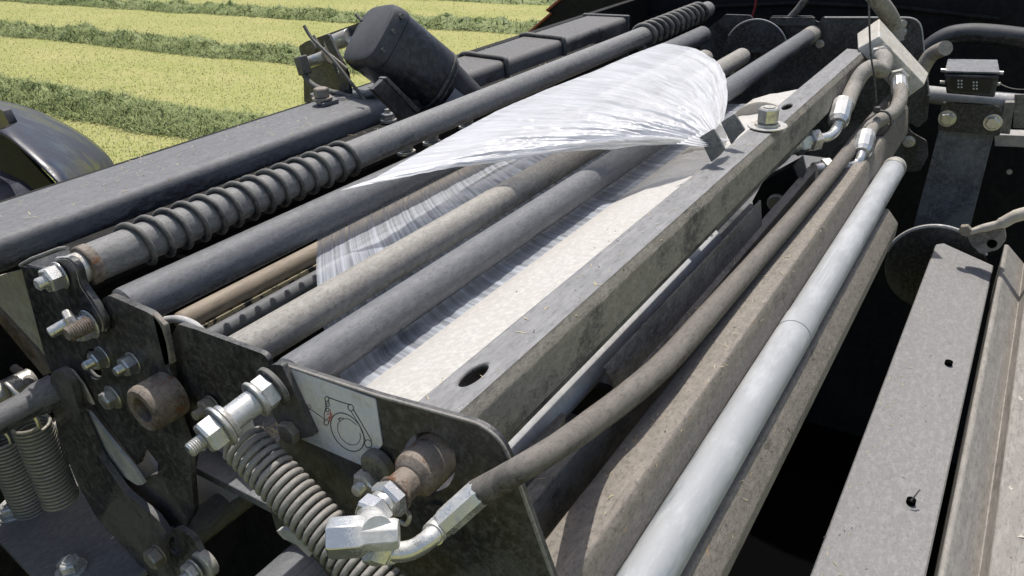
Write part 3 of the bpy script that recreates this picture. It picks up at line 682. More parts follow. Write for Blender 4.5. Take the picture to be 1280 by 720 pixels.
# ------------------------------------------------------------------ pale block and its hoses
def block():
    X = 1.20
    o = thing('valve_block', Q(1128, 125, X=X), 'pale square valve block standing on its corner at the top of the hoses', 'valve block')
    fr = [Q(x, y, X=X) for x, y in ((1072, 61), (1099, 45), (1156, 106), (1129, 126))]
    bk = [Q(x, y, X=X+.07) for x, y in ((1071, 42), (1099, 23), (1161, 92), (1134, 112))]
    MB().hexahedron(fr, bk).build('body', 'block', o, bevel=.002)
    for px, py in ((1101, 68), (1124, 96)):
        c = Q(px, py, X=X); MB().cyl(c, c+V((-.003, 0, 0)), .020, 28).hexa(c+V((-.003, 0, 0)), c+V((-.016, 0, 0)), .0155).build('port_nut', 'zinc', o)
    return o
block()
def ferrule(a, b, r, parent, mat='zinc_bright', name='ferrule', n=12):
    a, b = V(a), V(b); l = (b-a).length
    MB().lathe(a, b-a, [(0, r*.72), (l*.04, r*.9), (l*.10, r*.9), (l*.14, r), (l*.86, r), (l*.90, r*.93), (l, r*.8)], n).build(name, mat, parent, ang=25)
def hose_loop(label, hp, fer, elbow, nut_at, nut_dir, r, name='short_hose'):
    o = thing(name, hp[0], label, 'hose', 'short hoses below the pale block')
    MB().tube(catmull(hp, 8), r, 18).build('rubber_tube', 'hose_tan', o)
    ferrule(fer[0], fer[1], r*1.25, o)
    MB().tube(catmull(elbow, 8), r*.62, 14).build('elbow', 'zinc_bright', o)
    n0 = V(nut_at); d = V(nut_dir).normalized()
    m = MB().hexa(n0, n0+d*r*1.5, r*1.15); m.cyl(n0+d*r*1.5, n0+d*r*2.0, r*.95); m.hexa(n0+d*r*2.0, n0+d*r*3.4, r*1.25, .8); m.cyl(n0+d*r*3.4, n0+d*r*4.4, r*1.2, 24)
    m.build('union_nut', 'zinc', o)
hx = 1.16
hose_loop('short tan hose arching from the upper port of the pale block', [Q(1101, 70, X=1.19), Q(1106, 74, X=1.15), Q(1103, 88, X=1.12), Q(1090, 84, X=1.10), Q(1078, 92, X=1.08), Q(1066, 112, X=1.05), Q(1057, 134, X=.98)],
          (Q(1054, 127, X=.98), Q(1047, 155, X=.93)), [Q(1048, 153, X=.93), Q(1044, 164, X=.92), Q(1036, 171, X=.90), Q(1022, 174, X=.88)], Q(1022, 174, X=.88), Q(990, 181, X=.84)-Q(1022, 174, X=.88), .0135)
port_f = (Q(1124, 99, X=1.185), Q(1125, 118, X=1.155))
hose_loop('short tan hose bending from the lower port of the pale block', [Q(1124, 98, X=1.19), Q(1125, 112, X=1.16), Q(1124, 128, X=1.13), Q(1114, 142, X=1.10), Q(1100, 150, X=1.07), Q(1090, 158, X=1.05), Q(1083, 172, X=.98)],
          (Q(1083, 168, X=.98), Q(1077, 192, X=.93)), [Q(1077, 191, X=.93), Q(1075, 199, X=.92), Q(1068, 206, X=.91), Q(1058, 208, X=.89)], Q(1058, 208, X=.89), Q(1046, 210, X=.88)-Q(1058, 208, X=.89), .0125)
ferrule(port_f[1], port_f[0], .0150, bpy.data.objects['valve_block'])
tag(MB().tube(catmull([Q(x, y, X=X_) for x, y, X_ in ((1088, -12, 1.3), (1100, 4, 1.32), (1110, 18, 1.34), (1117, 34, 1.36), (1119, 52, 1.36))], 6), .017, 16).build('tan_hose', 'hose_tan'), 'thick tan hose coming down behind the top of the pale block', 'hose')
tag(MB().tube(catmull([Q(x, y, X=X_) for x, y, X_ in ((1148, 100, 1.36), (1154, 84, 1.36), (1163, 70, 1.36), (1172, 64, 1.35), (1182, 60, 1.33))], 6), .0145, 16).build('tan_hose', 'hose_tan'), 'tan hose stub curving out to the right of the pale block', 'hose')
o = thing('cable_tie', Q(1100, 140, X=1.05), 'black cable tie with a long upright tail round the hoses below the pale block', 'cable tie')
MB().tube(catmull([Q(x, y, X=1.06) for x, y in ((1094, 139), (1108, 140), (1114, 150), (1110, 162), (1100, 170), (1092, 166))], 6), .0022, 8).build('loop', 'rubber', o)
MB().tube(catmull([Q(x, y, X=1.06) for x, y in ((1086, -5), (1087, 40), (1089, 72), (1093, 98), (1096, 138))], 6), .0016, 8).build('tail', 'rubber', o)
c = Q(1096, 137, X=1.055); MB().box(c-V((.005, .005, .005)), c+V((.005, .005, .005))).build('lock', 'rubber', o, bevel=.001)

# black clamp by the beam
def clamp():
    X = .88
    o = thing('clamp_block', P(965, 285, X=X), 'black clamp block with one round bolt, under the mud caked beam', 'clamp')
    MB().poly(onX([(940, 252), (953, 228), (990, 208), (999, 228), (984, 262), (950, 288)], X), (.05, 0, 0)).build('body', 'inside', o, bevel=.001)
    MB().poly(onX([(991, 207), (1003, 194), (1008, 214), (1000, 229)], X-.002), (.006, 0, 0)).build('side_plate', 'tan', o, bevel=.001)
    c = P(971, 253, X=X-.001); r_ = 11/F*depth(c)
    MB().lathe(c, AX, [(0, r_*1.05), (.004, r_*1.05), (.006, r_*.8), (.005, r_*.7)], 28).build('washer', 'zinc', o)
    MB().hexa(c+AX*.004, c+AX*.010, r_*.6).build('bolt', 'zinc_old', o)
    c = P(945, 244, X=.70)
clamp()

# ------------------------------------------------------------------ long hose and its near fitting
o = thing('long_hose', P(740, 530, Z=-.37), 'long dust covered hydraulic hose lying along the channels to the near fitting', 'hose')
hp = [P(598, 616, X=-.022), P(625, 601, X=-.0165), P(656, 583, X=-.009), P(697, 558, X=.030), P(740, 528, Z=-.380), P(790, 490, Z=-.392), P(835, 450, Z=-.400), P(880, 400, Z=-.407), P(940, 332, Z=-.411), P(1000, 263, Z=-.411), P(1050, 203, Z=-.411), P(1074, 172, X=1.12), P(1094, 148, X=1.22), P(1116, 124, X=1.32)]
hw = [36, 35, 34, 33, 35, 34, 32, 30, 25, 21, 18, 17, 16, 15]
hr = [R(p, w_) for p, w_ in zip(hp, hw)]
MB().tube(catmull(hp, 8), [hr[min(k//8, 13)]*(1-(k % 8)/8)+hr[min(k//8+1, 13)]*((k % 8)/8) for k in range(8*13+1)], 22).build('rubber_tube', 'hose', o)
fa = P(549, 660, X=-.040); fb = P(606, 609, X=-.020)
ferrule(fa, fb, R(fa, 36), o, n=8)
bend = [P(476, 688, X=-.068), P(500, 690, X=-.064), P(520, 685, X=-.058), P(538, 672, X=-.050), P(549, 660, X=-.040)]
MB().tube(catmull(bend, 8), .0062, 20).build('bent_pipe', 'zinc_bright', o)
MB().cyl(P(541, 668, X=-.047), P(549, 660, X=-.040), .0078, 24).build('collar', 'zinc_bright', o)
na = P(462, 682, X=-.074); nb_ = P(490, 690, X=-.064); d = nb_-na
m = MB().lathe(na, d, [(0, .0105), (d.length*.15, .0114), (d.length*.62, .0114), (d.length*.7, .0100), (d.length*.78, .0100), (d.length*.8, .0095), (d.length*1.08, .0085)], 6, .2)
m.build('union_nut', 'zinc_bright', o, ang=25, bevel=.0004)

# ------------------------------------------------------------------ sticker plate with port
def sticker_plate():
    X = 0.0
    o = thing('sticker_side_plate', P(560, 720, X=X), 'black near side plate carrying the white diagram sticker', 'side plate')
    out = [(346, 453, 3), (470, 494, 2), (600, 530, 14), (626, 550, 14), (640, 580, 6), (700, 745), (600, 760), (440, 760), (395, 700), (347, 668), (330, 610), (352, 540), (340, 500)]
    hole = ell(534, 580, 36, 40, 0)
    MB().poly(onX(rnd(out, 4), X), (.005, 0, 0), [onX(hole, X)]).build('plate', 'plate', o, bevel=.0007)
    MB().tube([q+V((.0, 0, .0005)) for q in onX(rnd([(346, 454), (470, 495, 2), (600, 531, 14), (626, 551, 14), (640, 581, 6), (698, 742)], 4)[2:-3], X)], .0013, 8).build('edge_highlight', 'chan', o)  # lighter tube drawn as light along the top and right edges
    # overlapping dark strip at the left of the sticker
    MB().poly(onX(rnd([(338, 456), (352, 456), (393, 545), (360, 552), (330, 500)], 3), X-.0065), (.005, 0, 0)).build('reinforcing_strip', 'plate', o, bevel=.0006)
    st = [(355, 458), (469, 499), (478, 556), (455, 583), (374, 548), (360, 520)]
    s = MB().poly(onX(rnd(st, 2), X-.0012), (.001, 0, 0)).build('diagram_sticker', 'sticker', o)
    def ln(pts, w=.55, mat='ink'):
        m = MB(); w_ = w/F*.66
        q = onX(pts, X-.0014)
        for a, b in zip(q[:-1], q[1:]):
            dd = (b-a).normalized(); nn = V((0, -dd.z, dd.y))*w_*.62
            m.poly([a+nn, a-nn, b-nn, b+nn], (-.0002, 0, 0))
        return m.build('printed_line', mat, s)
    zc = lambda x, y: (360+x/5.143, 460+y/5.143)      # sticker close-up coordinates to photograph
    cl = lambda l: [zc(x, y) for x, y in l]
    def e(x, y, a, b, an): 
        q = ell(x, y, a, b, an, 36); return cl(q+[q[0]])
    ln(e(382, 412, 88, 138, -.62), .75); ln(e(392, 412, 62, 92, -.62)[3:30], .4)
    ln(cl([(325, 328), (350, 322), (395, 330), (440, 365)]), .4); ln(cl([(340, 318), (322, 328), (338, 345)]), .4)
    ln(e(403, 255, 17, 22, -.4), .6); ln(e(250, 199, 13, 15, 0), .6); ln(e(256, 236, 10, 12, 0), .5); ln(e(254, 270, 10, 12, 0), .5); ln(e(246, 350, 15, 18, 0), .6); ln(e(516, 487, 22, 26, -.4), .6)
    ln(cl([(262, 190), (330, 215), (398, 236)]), .7); ln(cl([(418, 262), (470, 350), (540, 470)]), .7); ln(cl([(240, 208), (244, 250), (232, 300), (236, 345)]), .6); ln(cl([(262, 206), (262, 230)]), .5)
    ln(cl([(405, 278), (455, 360), (500, 465)]), .4)
    ln(cl([(40, 150), (120, 235), (135, 258), (212, 312), (230, 328)]), .5); ln(cl([(20, 160), (100, 240), (128, 262)]), .4); ln(cl([(130, 232), (150, 250), (136, 268)]), .4)
    ln(cl([(270, 268), (276, 300), (262, 320), (270, 345)]), .6, 'redink'); ln(cl([(248, 300), (280, 292)]), .5, 'redink'); ln(cl([(252, 325), (284, 312)]), .5, 'redink'); ln(cl([(286, 296), (262, 350)]), .5, 'redink')
    # bolts on this plate
    bolt(366, 537, X-.006, .0085, o, 'zinc_old', washer=0, h=.9)
    bolt(471, 592, X, .0088, o, 'zinc', washer=1.2, shank=.006, h=1.7)
    c = P(478, 578, X=X); MB().cyl(c, c+AX*.010, .0135, 32, ch=.002).build('rubber_washer', 'rubber', o)
    # port: stepped rusty bush, seal ring, hex adaptor, angled head
    c = P(536, 578, X=X); D = V((-1, 0, 0))
    MB().lathe(c-D*.02, D, [(0, .0172), (.030, .0172), (.036, .0165), (.040, .0125), (.041, .0108)], 48).build('port_bush', 'rusty', o)
    MB().cyl(c+D*.020, c+D*.034, .0108, 36, ch=.001).build('port_neck', 'rusty', o)
    brass = MB().cyl(c+D*.034, c+D*.0365, .0128, 36, ch=.0006).build('seal_ring', 'rusty', o)
    MB().hexa(c+D*.0365, c+D*.046, .0116, .5).build('hex_adaptor', 'zinc_bright', o)
    MB().cyl(c+D*.046, c+D*.050, .0098, 30).build('thread', 'zinc', o)
    MB().hexa(c+D*.050, c+D*.062, .0106, .1).build('hex_adaptor', 'zinc_bright', o)
    e0 = c+D*.060; e1 = P(472, 665, X=-.080)
    MB().cyl(e0, e1, .0086, 28, r1=.0092).build('elbow_neck', 'zinc_bright', o)
    h0 = P(456, 670, X=-.082); h1 = P(413, 673, X=-.094); hd = h1-h0; hn = hd.normalized()
    MB().lathe(h0-hn*.020, hn, [(0, .0085), (.003, .0096), (.016, .0096), (.021, .0102)], 8, .25).build('elbow_body', 'zinc_bright', o, ang=25, bevel=.0006)
    m = MB().lathe(h0, hd, [(-.001, .0098), (.002, .0122), (hd.length-.001, .0122), (hd.length+.0015, .0108)], 6, .25)
    m.build('elbow_head', 'zinc_bright', o, bevel=.0006)
    c = P(556, 652, X=X); MB().cyl(c, c+AX*.003, 30/F*depth(c), 32).build('port_cover', 'plate', o)
    c = P(500, 655, X=X-.02)
    MB().tube(catmull([P(505, 635, X=-.03), P(512, 645, X=-.034), P(508, 655, X=-.036), P(500, 652, X=-.034)], 5), .0016, 8).build('wire_clip', 'zinc', o)
sticker_plate()

# ------------------------------------------------------------------ left side plates and levers
def left_plates():
    # B: dark plate in the middle (behind)
    o = thing('middle_side_plate', P(270, 620, X=.012), 'black side plate left of the sticker plate, with a curved right edge', 'side plate')
    out = [(222, 405, 3), (245, 412, 4), (330, 443, 6), (336, 452, 4), (332, 478), (296, 512), (268, 520, 8), (246, 560, 10), (238, 600, 8), (243, 645), (200, 640), (195, 540), (205, 440)]
    MB().poly(onX(rnd(out, 4), .012), (.005, 0, 0)).build('plate', 'plate', o, bevel=.0007)
    # flange with a rounded light rim
    MB().tube(catmull([P(x, y, X=.020) for x, y in ((207, 400), (224, 399), (243, 406), (256, 418))], 6), .0035, 10).build('rounded_rim', 'steel_plate', o)
    o = thing('outer_side_plate', P(150, 640, X=0), 'black leftmost side plate with bolts, slots and an open notch', 'side plate')
    out = [(26, 333, 4), (58, 337, 3), (88, 346, 4), (112, 378, 6), (124, 398, 4), (127, 374, 2), (136, 369, 4), (190, 393, 8), (201, 407, 6), (208, 430), (214, 470), (222, 520), (236, 560), (243, 640), (226, 668),
           (196, 672), (168, 640), (140, 600), (112, 556), (84, 510), (66, 470), (56, 445)]
    h1 = ell(117, 455, 11, 20, -.28)
    h2 = rnd([(104, 497), (118, 510), (150, 553), (172, 582), (180, 557), (200, 582), (199, 592), (188, 594), (179, 601), (170, 606), (150, 590), (128, 555), (110, 525)], 2)
    MB().poly(onX(rnd(out, 4), 0), (.006, 0, 0), [onX(h1, 0), onX(h2, 0)]).build('plate', 'plate', o, bevel=.0007)
    MB().tube(circX(117, 455, .003, .0150)[0:28]+circX(117, 455, .003, .0150)[:1], .0015, 8).build('hole_rim', 'rubber', o)
    # folded top flange and light rim of the upper corner
    MB().tube([q for q in onX([(26, 332), (40, 324), (75, 311), (84, 310)], .004)], .0022, 8).build('top_flange', 'chan', o)
    q = [P(26, 334, X=.006), P(58, 338, X=.006), P(98, 317, X=.03), P(76, 310, X=.03)]
    MB().poly(q, (0, 0, -.003)).build('corner_gusset', 'plate', o)
    # folded right edge, dusty
    q = [P(191, 392, X=.006), P(206, 408, X=.006), P(213, 452, X=.006), P(206, 456, X=.012), P(199, 420, X=.014)]
    MB().poly([P(190, 392, X=.0), P(205, 407, X=.0), P(215, 455, X=.0), P(206, 458, X=.0)], (.005, 0, 0)).build('folded_edge', 'tan', o, bevel=.001)
    # ring boss
    c = P(214, 492, X=0); n = 36
    ro, ri = 31/F*depth(c), 17/F*depth(c)
    MB().lathe(c+V((-.030, 0, 0)), (1, 0, 0), [(.012, ri*.95), (.001, ri), (0, ri*1.15), (0, ro*.88), (.002, ro*.97), (.005, ro), (.032, ro)], 44).build('boss_ring', 'rusty', o)
    for (px, py, r_, sh, w_, mt) in ((129, 446, .0085, .008, 1.35, 'zinc'), (167, 453, .0085, .007, 1.3, 'zinc'), (142, 496, .0085, 0, 1.55, 'zinc'), (266, 506, .0080, .008, 1.2, 'zinc_old')):
        bolt(px, py, 0. if px < 260 else .010, r_, o, mt, shank=sh, washer=w_, h=1.15)
    bolt(202, 654, -.004, .0090, o, 'zinc_old', shank=.0, washer=1.15, h=1.3)
    return o
left_plates()
# bearing arm for the spiral roller
o = thing('bearing_arm', P(100, 420, X=-.006), 'slim black arm with a looped top holding the near end of the spiral roller', 'arm')
arm = [(64, 338, 4), (72, 322, 8), (88, 322, 8), (98, 336, 6), (102, 356, 8), (120, 382, 8), (131, 402, 6), (130, 418, 6), (116, 424, 4), (100, 410, 8), (84, 384, 8), (70, 362, 6)]
MB().poly(onX(rnd(arm, 4), -.008), (.006, 0, 0)).build('arm_plate', 'plate', o, bevel=.0008)
MB().tube(onX(rnd([(70, 324), (88, 322, 8), (98, 336, 6), (102, 356, 8), (120, 382, 8), (131, 402, 6), (131, 414)], 4)[3:], -.006), .0022, 8).build('edge_highlight', 'steel_plate', o)  # pale strip standing in for light catching the arm's edge
bolt(76, 344, -.009, .0105, o, 'zinc_bright', shank=.007, washer=1.25, h=1.2, name='nut')
bolt(113, 405, -.009, .0110, o, 'zinc_bright', shank=0, washer=1.3, h=1.2, name='nut')
c = P(112, 405, X=-.022); MB().lathe(c, AX, [(0, .007)]+[x for k in range(9) for x in ((k*.0022+.0004, .0074), (k*.0022+.0015, .0062))]+[(.021, .0055)], 24).build('threaded_stud', 'rusty', o)
c = P(86, 403, X=-.03); d = (P(62, 417, X=-.045)-c)
MB().cyl(c, c+d, .0052, 20, ch=.001).build('pin', 'zinc', o)
MB().hexa(c, c-d*.35, .0095).build('lock_nut', 'zinc', o)

# curved strap with pivot tube
o = thing('curved_strap', P(130, 640, X=-.02), 'long curved black strap sweeping down from the pivot tube at left', 'strap')
strap = [(62, 466, 8), (76, 460, 8), (88, 476), (100, 520), (124, 572), (156, 616), (196, 648), (222, 690), (246, 730), (196, 730), (160, 690), (122, 650), (94, 600), (74, 548), (64, 505)]
MB().poly(onX(rnd(strap, 10, 5), -.018), (.007, 0, 0)).build('strap_plate', 'black', o, bevel=.001)
MB().poly(onX(rnd([(82, 460), (90, 463), (104, 481), (117, 507), (106, 499), (92, 482)], 2), -.004), (.002, 0, 0)).build('bright_guide', 'block', o)
MB().poly(onX(rnd([(102, 512), (110, 514), (140, 552), (166, 583), (181, 605), (172, 607), (148, 592), (124, 562)], 3), -.008), (.003, 0, 0)).build('bright_guide', 'steel_plate', o)
c = P(70, 488, X=-.012); r_ = 19/F*depth(c)
e_ = c+V((-.34, 0, 0))
MB().lathe(c, (-1, 0, 0), [(0, r_*1.15), (.018, r_*1.1), (.028, r_*.92), (.34, r_*.92)], 32).build('pivot_tube', 'beam', o)
o = thing('slot_liner', P(150, 590, X=.02), 'light blue grey plate showing through the slot of the leftmost side plate', 'plate')
MB().poly(onX([(88, 486), (108, 488), (150, 540), (172, 550), (210, 556), (210, 610), (178, 616), (148, 604), (110, 560)], .016), (.004, 0, 0)).build('liner', 'sticker', o)
o = tag(MB().poly(onX([(228, 560), (310, 520), (330, 600), (245, 655), (232, 620)], .06), (.004, 0, 0)).build('light_sheet', 'sticker'), 'light grey panel behind the tension spring, left of the sticker plate', 'panel')

# pale plate left of everything (far behind the outer plate)
q = [P(-30, 335, X=.06), P(28, 336, X=.06), P(58, 444, X=.03), P(-30, 372, X=.03)]
o = tag(MB().poly([P(-6, 346, X=.05), P(30, 336, X=.05), P(62, 446, X=.05), P(44, 440, X=.05), P(-6, 385, X=.05)], (.005, 0, 0)).build('pale_gusset', 'block', bevel=.0005), 'pale grey gusset at the left edge beneath the beam', 'gusset')
o = tag(MB().poly([P(-6, 384, X=.045), P(44, 438, X=.045), P(64, 466, X=.045), P(54, 470, X=.045), P(-6, 398, X=.045)], (.006, 0, 0)).build('brown_rail', 'rusty', bevel=.0005), 'brown rusty strip along the lower edge of the pale gusset', 'strip')
o = tag(MB().poly([(.30, .28, -.475), (.30, 1.025, -.475), (.30, 1.025, -1.69), (.30, .28, -1.69)], (.01, 0, 0)).build('shade_backing', 'dark'), 'black backing sheet added as shade behind the side plates at lower left', 'wall')  # black backing added where only shade shows between the plates

# base plate at lower left
zb = -.72
o = thing('base_plate', P(80, 680, Z=-.70), 'dusty black base plate with two big bolts at lower left', 'base plate')
pb = [(-10, 632), (30, 626), (60, 612), (78, 590), (92, 572), (112, 600), (140, 645), (188, 680), (196, 700), (152, 740), (60, 740), (-10, 668)]
pl = [P(x, y, Z=-.66) for x, y in rnd(pb, 8)]
MB().poly(pl, (0, 0, -.008)).build('plate', 'roller', o, bevel=.001)
for px, py in ((17, 641), (90, 713)):
    c = P(px, py, Z=-.66); u = V((0, 0, 1)); r_ = 12.5/F*depth(c); m = MB()
    m.cyl(c, c+u*.003, r_*1.5, 32, ch=.0005); m.hexa(c+u*.003, c+u*.015, r_, .4); m.cyl(c+u*.0148, c+u*.0165, r_*.62, 24, ch=.0006); m.build('bolt', 'zinc_bright', o)
c0_ = P(150, 700, Z=-.62)
# end cluster at the foot of the side plates: slotted tab with bolts
o = thing('slotted_tab', P(225, 700, X=-.03), 'small dark tab with a slotted hole and three bolts at the bottom left', 'tab')
MB().poly(onX(rnd([(205, 668), (222, 660), (240, 672), (262, 712), (262, 760), (235, 760), (214, 700)], 5), -.026), (.006, 0, 0), [onX(ell(219, 682, 7, 12, -.4), -.026)]).build('tab_plate', 'plate', o, bevel=.0007)
bolt(200, 692, -.03, .0095, o, 'zinc_old', washer=1.2, h=1.2)
bolt(244, 712, -.034, .0095, o, 'zinc', washer=1.3, shank=.006, h=.9)
c = P(262, 700, X=-.020); MB().cyl(c, c+AX*.010, .0150, 32, ch=.0015).build('spacer', 'zinc', o)
# lower tube and big lower roller
p = P(262, 648, X=.04); r_ = R(p, 42)
o = thing('lower_tube', (.0, p.y, p.z-r_), 'shiny black tube running under the tension spring', 'tube')
MB().cyl((.0, p.y, p.z), (1.2, p.y, p.z), r_, 44).build('tube', 'roller', o)
MB().cyl((-.010, p.y, p.z), (.002, p.y, p.z), r_*1.08, 44, ch=.001).build('end_flange', 'steel_plate', o)
p = P(395, 722, X=.03); r_ = .040
o = thing('lower_roller', (.03, p.y, p.z-r_), 'big dusty grey roller at the bottom, under the spring', 'roller', 'rollers of the film wrapper')
MB().cyl((-.03, p.y, p.z), (1.2, p.y, p.z), r_, 56).build('tube', 'roller_clean', o)
a = [P(x, y, X=-.032) for x, y in ((345, 664), (358, 662), (376, 672), (392, 690), (386, 697), (370, 681), (354, 674))]
tag(MB().poly(a, (.006, 0, 0)).build('curved_clip', 'steel_plate', bevel=.0006), 'grey curved clip between tension spring and big lower roller', 'clip')

# ------------------------------------------------------------------ springs and adjusting rod
X = -.038; s0 = P(303, 552, X=X); s1 = P(520, 782, X=-.050)
tw = (s1-s0).length/.0064
o = thing('tension_spring', s1, 'thick rusty tension spring hanging in front of the sticker plate', 'spring')
MB().tube(helix(s0, s1, 0.0152, tw, 28, ph=.5), .0025, 12).build('coils', 'spring', o)
hk = helix(s0, s1, 0.0152, tw, 28, ph=.5)[0]
MB().tube(catmull([hk, P(286, 545, X=X-.01), P(292, 532, X=X), P(300, 524, X=X+.004), P(303, 514, X=X)], 6), .0025, 12).build('hook', 'spring', o)
for lab, a, b, w_ in (('long grey coil spring hanging from the pivot tube at left', (38, 528), (37, 632), 46), ('grey coil spring cut by the left edge of the photo', (3, 548), (1, 650), 30)):
    p0 = P(*a, X=-.03); p1 = P(*b, X=-.03); p1 = V((p0.x, p0.y+.002, p1.z+.055)); r_ = R(p0, 46)*.9
    o = thing('coil_spring', p1, lab, 'spring', 'coil springs at the left')
    t_ = (p0-p1).length/.0049
    MB().tube(helix(p0, p1, r_, t_, 26), .0021, 10).build('coils', 'spring_zinc', o)
    q = helix(p0, p1, r_, t_, 26)[0]
    MB().tube(catmull([q, p0+V((0, -r_, .012)), p0+V((-.004, -r_*.6, .038)), p0+V((-.006, r_*.3, .052)), p0+V((-.004, r_*.9, .030))], 8), .0023, 10).build('hook', 'zinc', o)
# rod
a = P(236, 564, X=-.085); b = P(346, 480, X=-.012); d = (b-a).normalized(); L_ = (b-a).length
o = thing('adjusting_rod', a, 'threaded adjusting rod with large nuts above the tension spring', 'rod')
pr = []
for k in range(10): pr += [(k*.0016, .0056), (k*.0016+.0008, .0050)]
MB().lathe(a, d, [(0, .0045)]+pr[1:]+[(L_, .0056)], 24).build('threaded_rod', 'zinc', o)
MB().hexa(a+d*.012, a+d*.025, .0115, .4).build('nut', 'zinc_bright', o)
MB().cyl(a+d*.025, a+d*.028, .0165, 32, ch=.0006).build('washer', 'zinc', o)
MB().cyl(a+d*.029, a+d*.033, .014, 32, ch=.0006).build('washer', 'zinc', o)
MB().cyl(a+d*.033, a+d*(L_-.020), .0098, 32, ch=.001).build('sleeve', 'zinc_bright', o)
MB().cyl(a+d*(L_-.020), a+d*(L_-.017), .0150, 32, ch=.0006).build('washer', 'zinc', o)
MB().hexa(a+d*(L_-.017), a+d*(L_-.005), .0118, .2).build('nut', 'zinc_bright', o)
MB().cyl(a+d*(L_-.005), a+d*(L_-.001), .0165, 32, ch=.0006).build('washer', 'rubber', o)

# small hardware at far left, behind the springs
c = P(12, 488, X=.02); tag(MB().cyl(c+V((-.03, 0, 0)), c+V((.03, 0, 0)), .016, 28, ch=.002).build('zinc_sleeve', 'zinc'), 'short zinc sleeve at left edge, above the pivot tube', 'sleeve', 'zinc sleeves behind the coil springs')
c = P(68, 536, X=.05); tag(MB().cyl(c+V((-.03, 0, 0)), c+V((.03, 0, 0)), .013, 28, ch=.002).build('zinc_sleeve', 'zinc'), 'zinc sleeve just right of the long coil spring, the upper one', 'sleeve', 'zinc sleeves behind the coil springs')
c = P(76, 562, X=.05); tag(MB().cyl(c+V((-.04, 0, 0)), c+V((.03, 0, 0)), .017, 28, ch=.002).build('zinc_sleeve', 'zinc'), 'zinc sleeve just right of the long coil spring, the lower one', 'sleeve', 'zinc sleeves behind the coil springs')
c = P(4, 476, X=.05); tag(MB().tube(catmull([P(-10, 450, X=.06), P(14, 458, X=.05), P(34, 474, X=.04), P(48, 490, X=.03)], 5), .006, 10).build('linkage_chain', 'chan'), 'dirty link bar at left edge above the sleeve', 'link')

# ------------------------------------------------------------------ actuator (motor) with bracket
def actuator():
    a = P(570, 128, Y=.84); b = P(468, 46, Y=.90)
    X = a.x
    o = thing('actuator_motor', P(520, 130, Z=-.29), 'black plastic motor cover standing tilted beyond the spiral roller', 'motor')
    ax = (b-a).normalized()
    rb = R(b, 98)*.92; L_ = (b-a).length
    side = ax.cross(V((1, 0, 0)))
    # loft from the round narrow end to the rounded wide cap
    m = MB()
    prof = [(-.06, .60), (-.02, .74), (L_*.20, .80), (L_*.30, .86), (L_*.80, .97), (L_*.93, .98), (L_*.935, 1.0), (L_*.96, 1.0), (L_*.965, .97), (L_*1.10, .95), (L_*1.16, .88), (L_*1.20, .74), (L_*1.21, .2)]
    toC = (V(CAM)-a); toC = (toC-ax*toC.dot(ax)).normalized(); sd = ax.cross(toC)
    u1 = (toC*math.cos(.35)+sd*math.sin(.35)); u2 = ax.cross(u1)
    def sq(d_, k, e=4.0, n=56):
        o_ = []
        for q in range(n):
            t = q*math.tau/n; c_, s_ = math.cos(t), math.sin(t)
            rr = k*rb/((abs(c_)**e+abs(s_)**e)**(1/e)); o_.append(a+ax*d_+u1*(rr*c_*.93)+u2*(rr*s_*.93))
        return o_
    def shell(prof, name, mat):
        m = MB(); last = None
        for d_, k in prof:
            g = [m.bm.verts.new(p_) for p_ in sq(d_, k, 2.3+2.2*min(1, max(0, (d_/L_-.1)/.6)))]
            if last: m.bridge(last, g)
            else: m.bm.faces.new(g[::-1])
            last = g
        m.bm.faces.new(last); return m.build(name, mat, o, ang=40)
    shell([(-.07, .80), (-.02, .86), (L_*.26, .93), (L_*.33, 1.02), (L_*.40, 1.05), (L_*.92, 1.0), (L_*.925, .97)], 'cover', 'plastic')
    shell([(L_*.927, .98), (L_*.93, 1.03), (L_*.96, 1.03), (L_*1.02, 1.0), (L_*1.06, .95), (L_*1.075, .86)], 'end_cap', 'plastic')
    shell([(L_*.335, 1.0), (L_*.34, 1.07), (L_*.362, 1.07), (L_*.367, 1.0)], 'clamp_band', 'rubber')
    shell([(L_*.285, .93), (L_*.29, 1.0), (L_*.305, 1.0), (L_*.31, .93)], 'clamp_band', 'rubber')
    for k_ in (-.6, .15, .75):
        q_ = a+ax*(L_*1.0)+u1*(rb*.9)+u2*(rb*k_*.8); MB().cyl(q_, q_+u1*.004, .004, 12).build('screw', 'rubber', o)
    # label
    q = [P(x, y, X=a.x-.06) for x, y in ()]
    return o, a, b, ax, rb, L_
o, aa, ab, aax, arb, aL = actuator()
# type label wrapped on the narrow end (facing the viewer)
toC = (V(CAM)-aa); toC = (toC-aax*toC.dot(aax)).normalized(); sd = aax.cross(toC)
m = MB(); rows_ = []
for k in range(9):
    t = math.radians(-32+64*k/8-14); dirv = toC*math.cos(t)+sd*math.sin(t)
    rows_.append([m.bm.verts.new(aa+aax*d_+dirv*(arb*.93+.002)) for d_ in (-.01, aL*.25)])
for k in range(8): m.bm.faces.new((rows_[k][0], rows_[k+1][0], rows_[k+1][1], rows_[k][1]))
lb = m.build('type_label', 'label', o)
for k in range(11):
    t = math.radians(-38+k*3.1); dirv = toC*math.cos(t)+sd*math.sin(t); q = aa+dirv*(arb*.93+.0032); w_ = sd*(.0006+.0005*(k % 3))
    MB().poly([q+aax*.006-w_, q+aax*.006+w_, q+aax*(aL*.16)+w_, q+aax*(aL*.16)-w_], dirv*.0004).build('code_stripe', 'ink', lb)
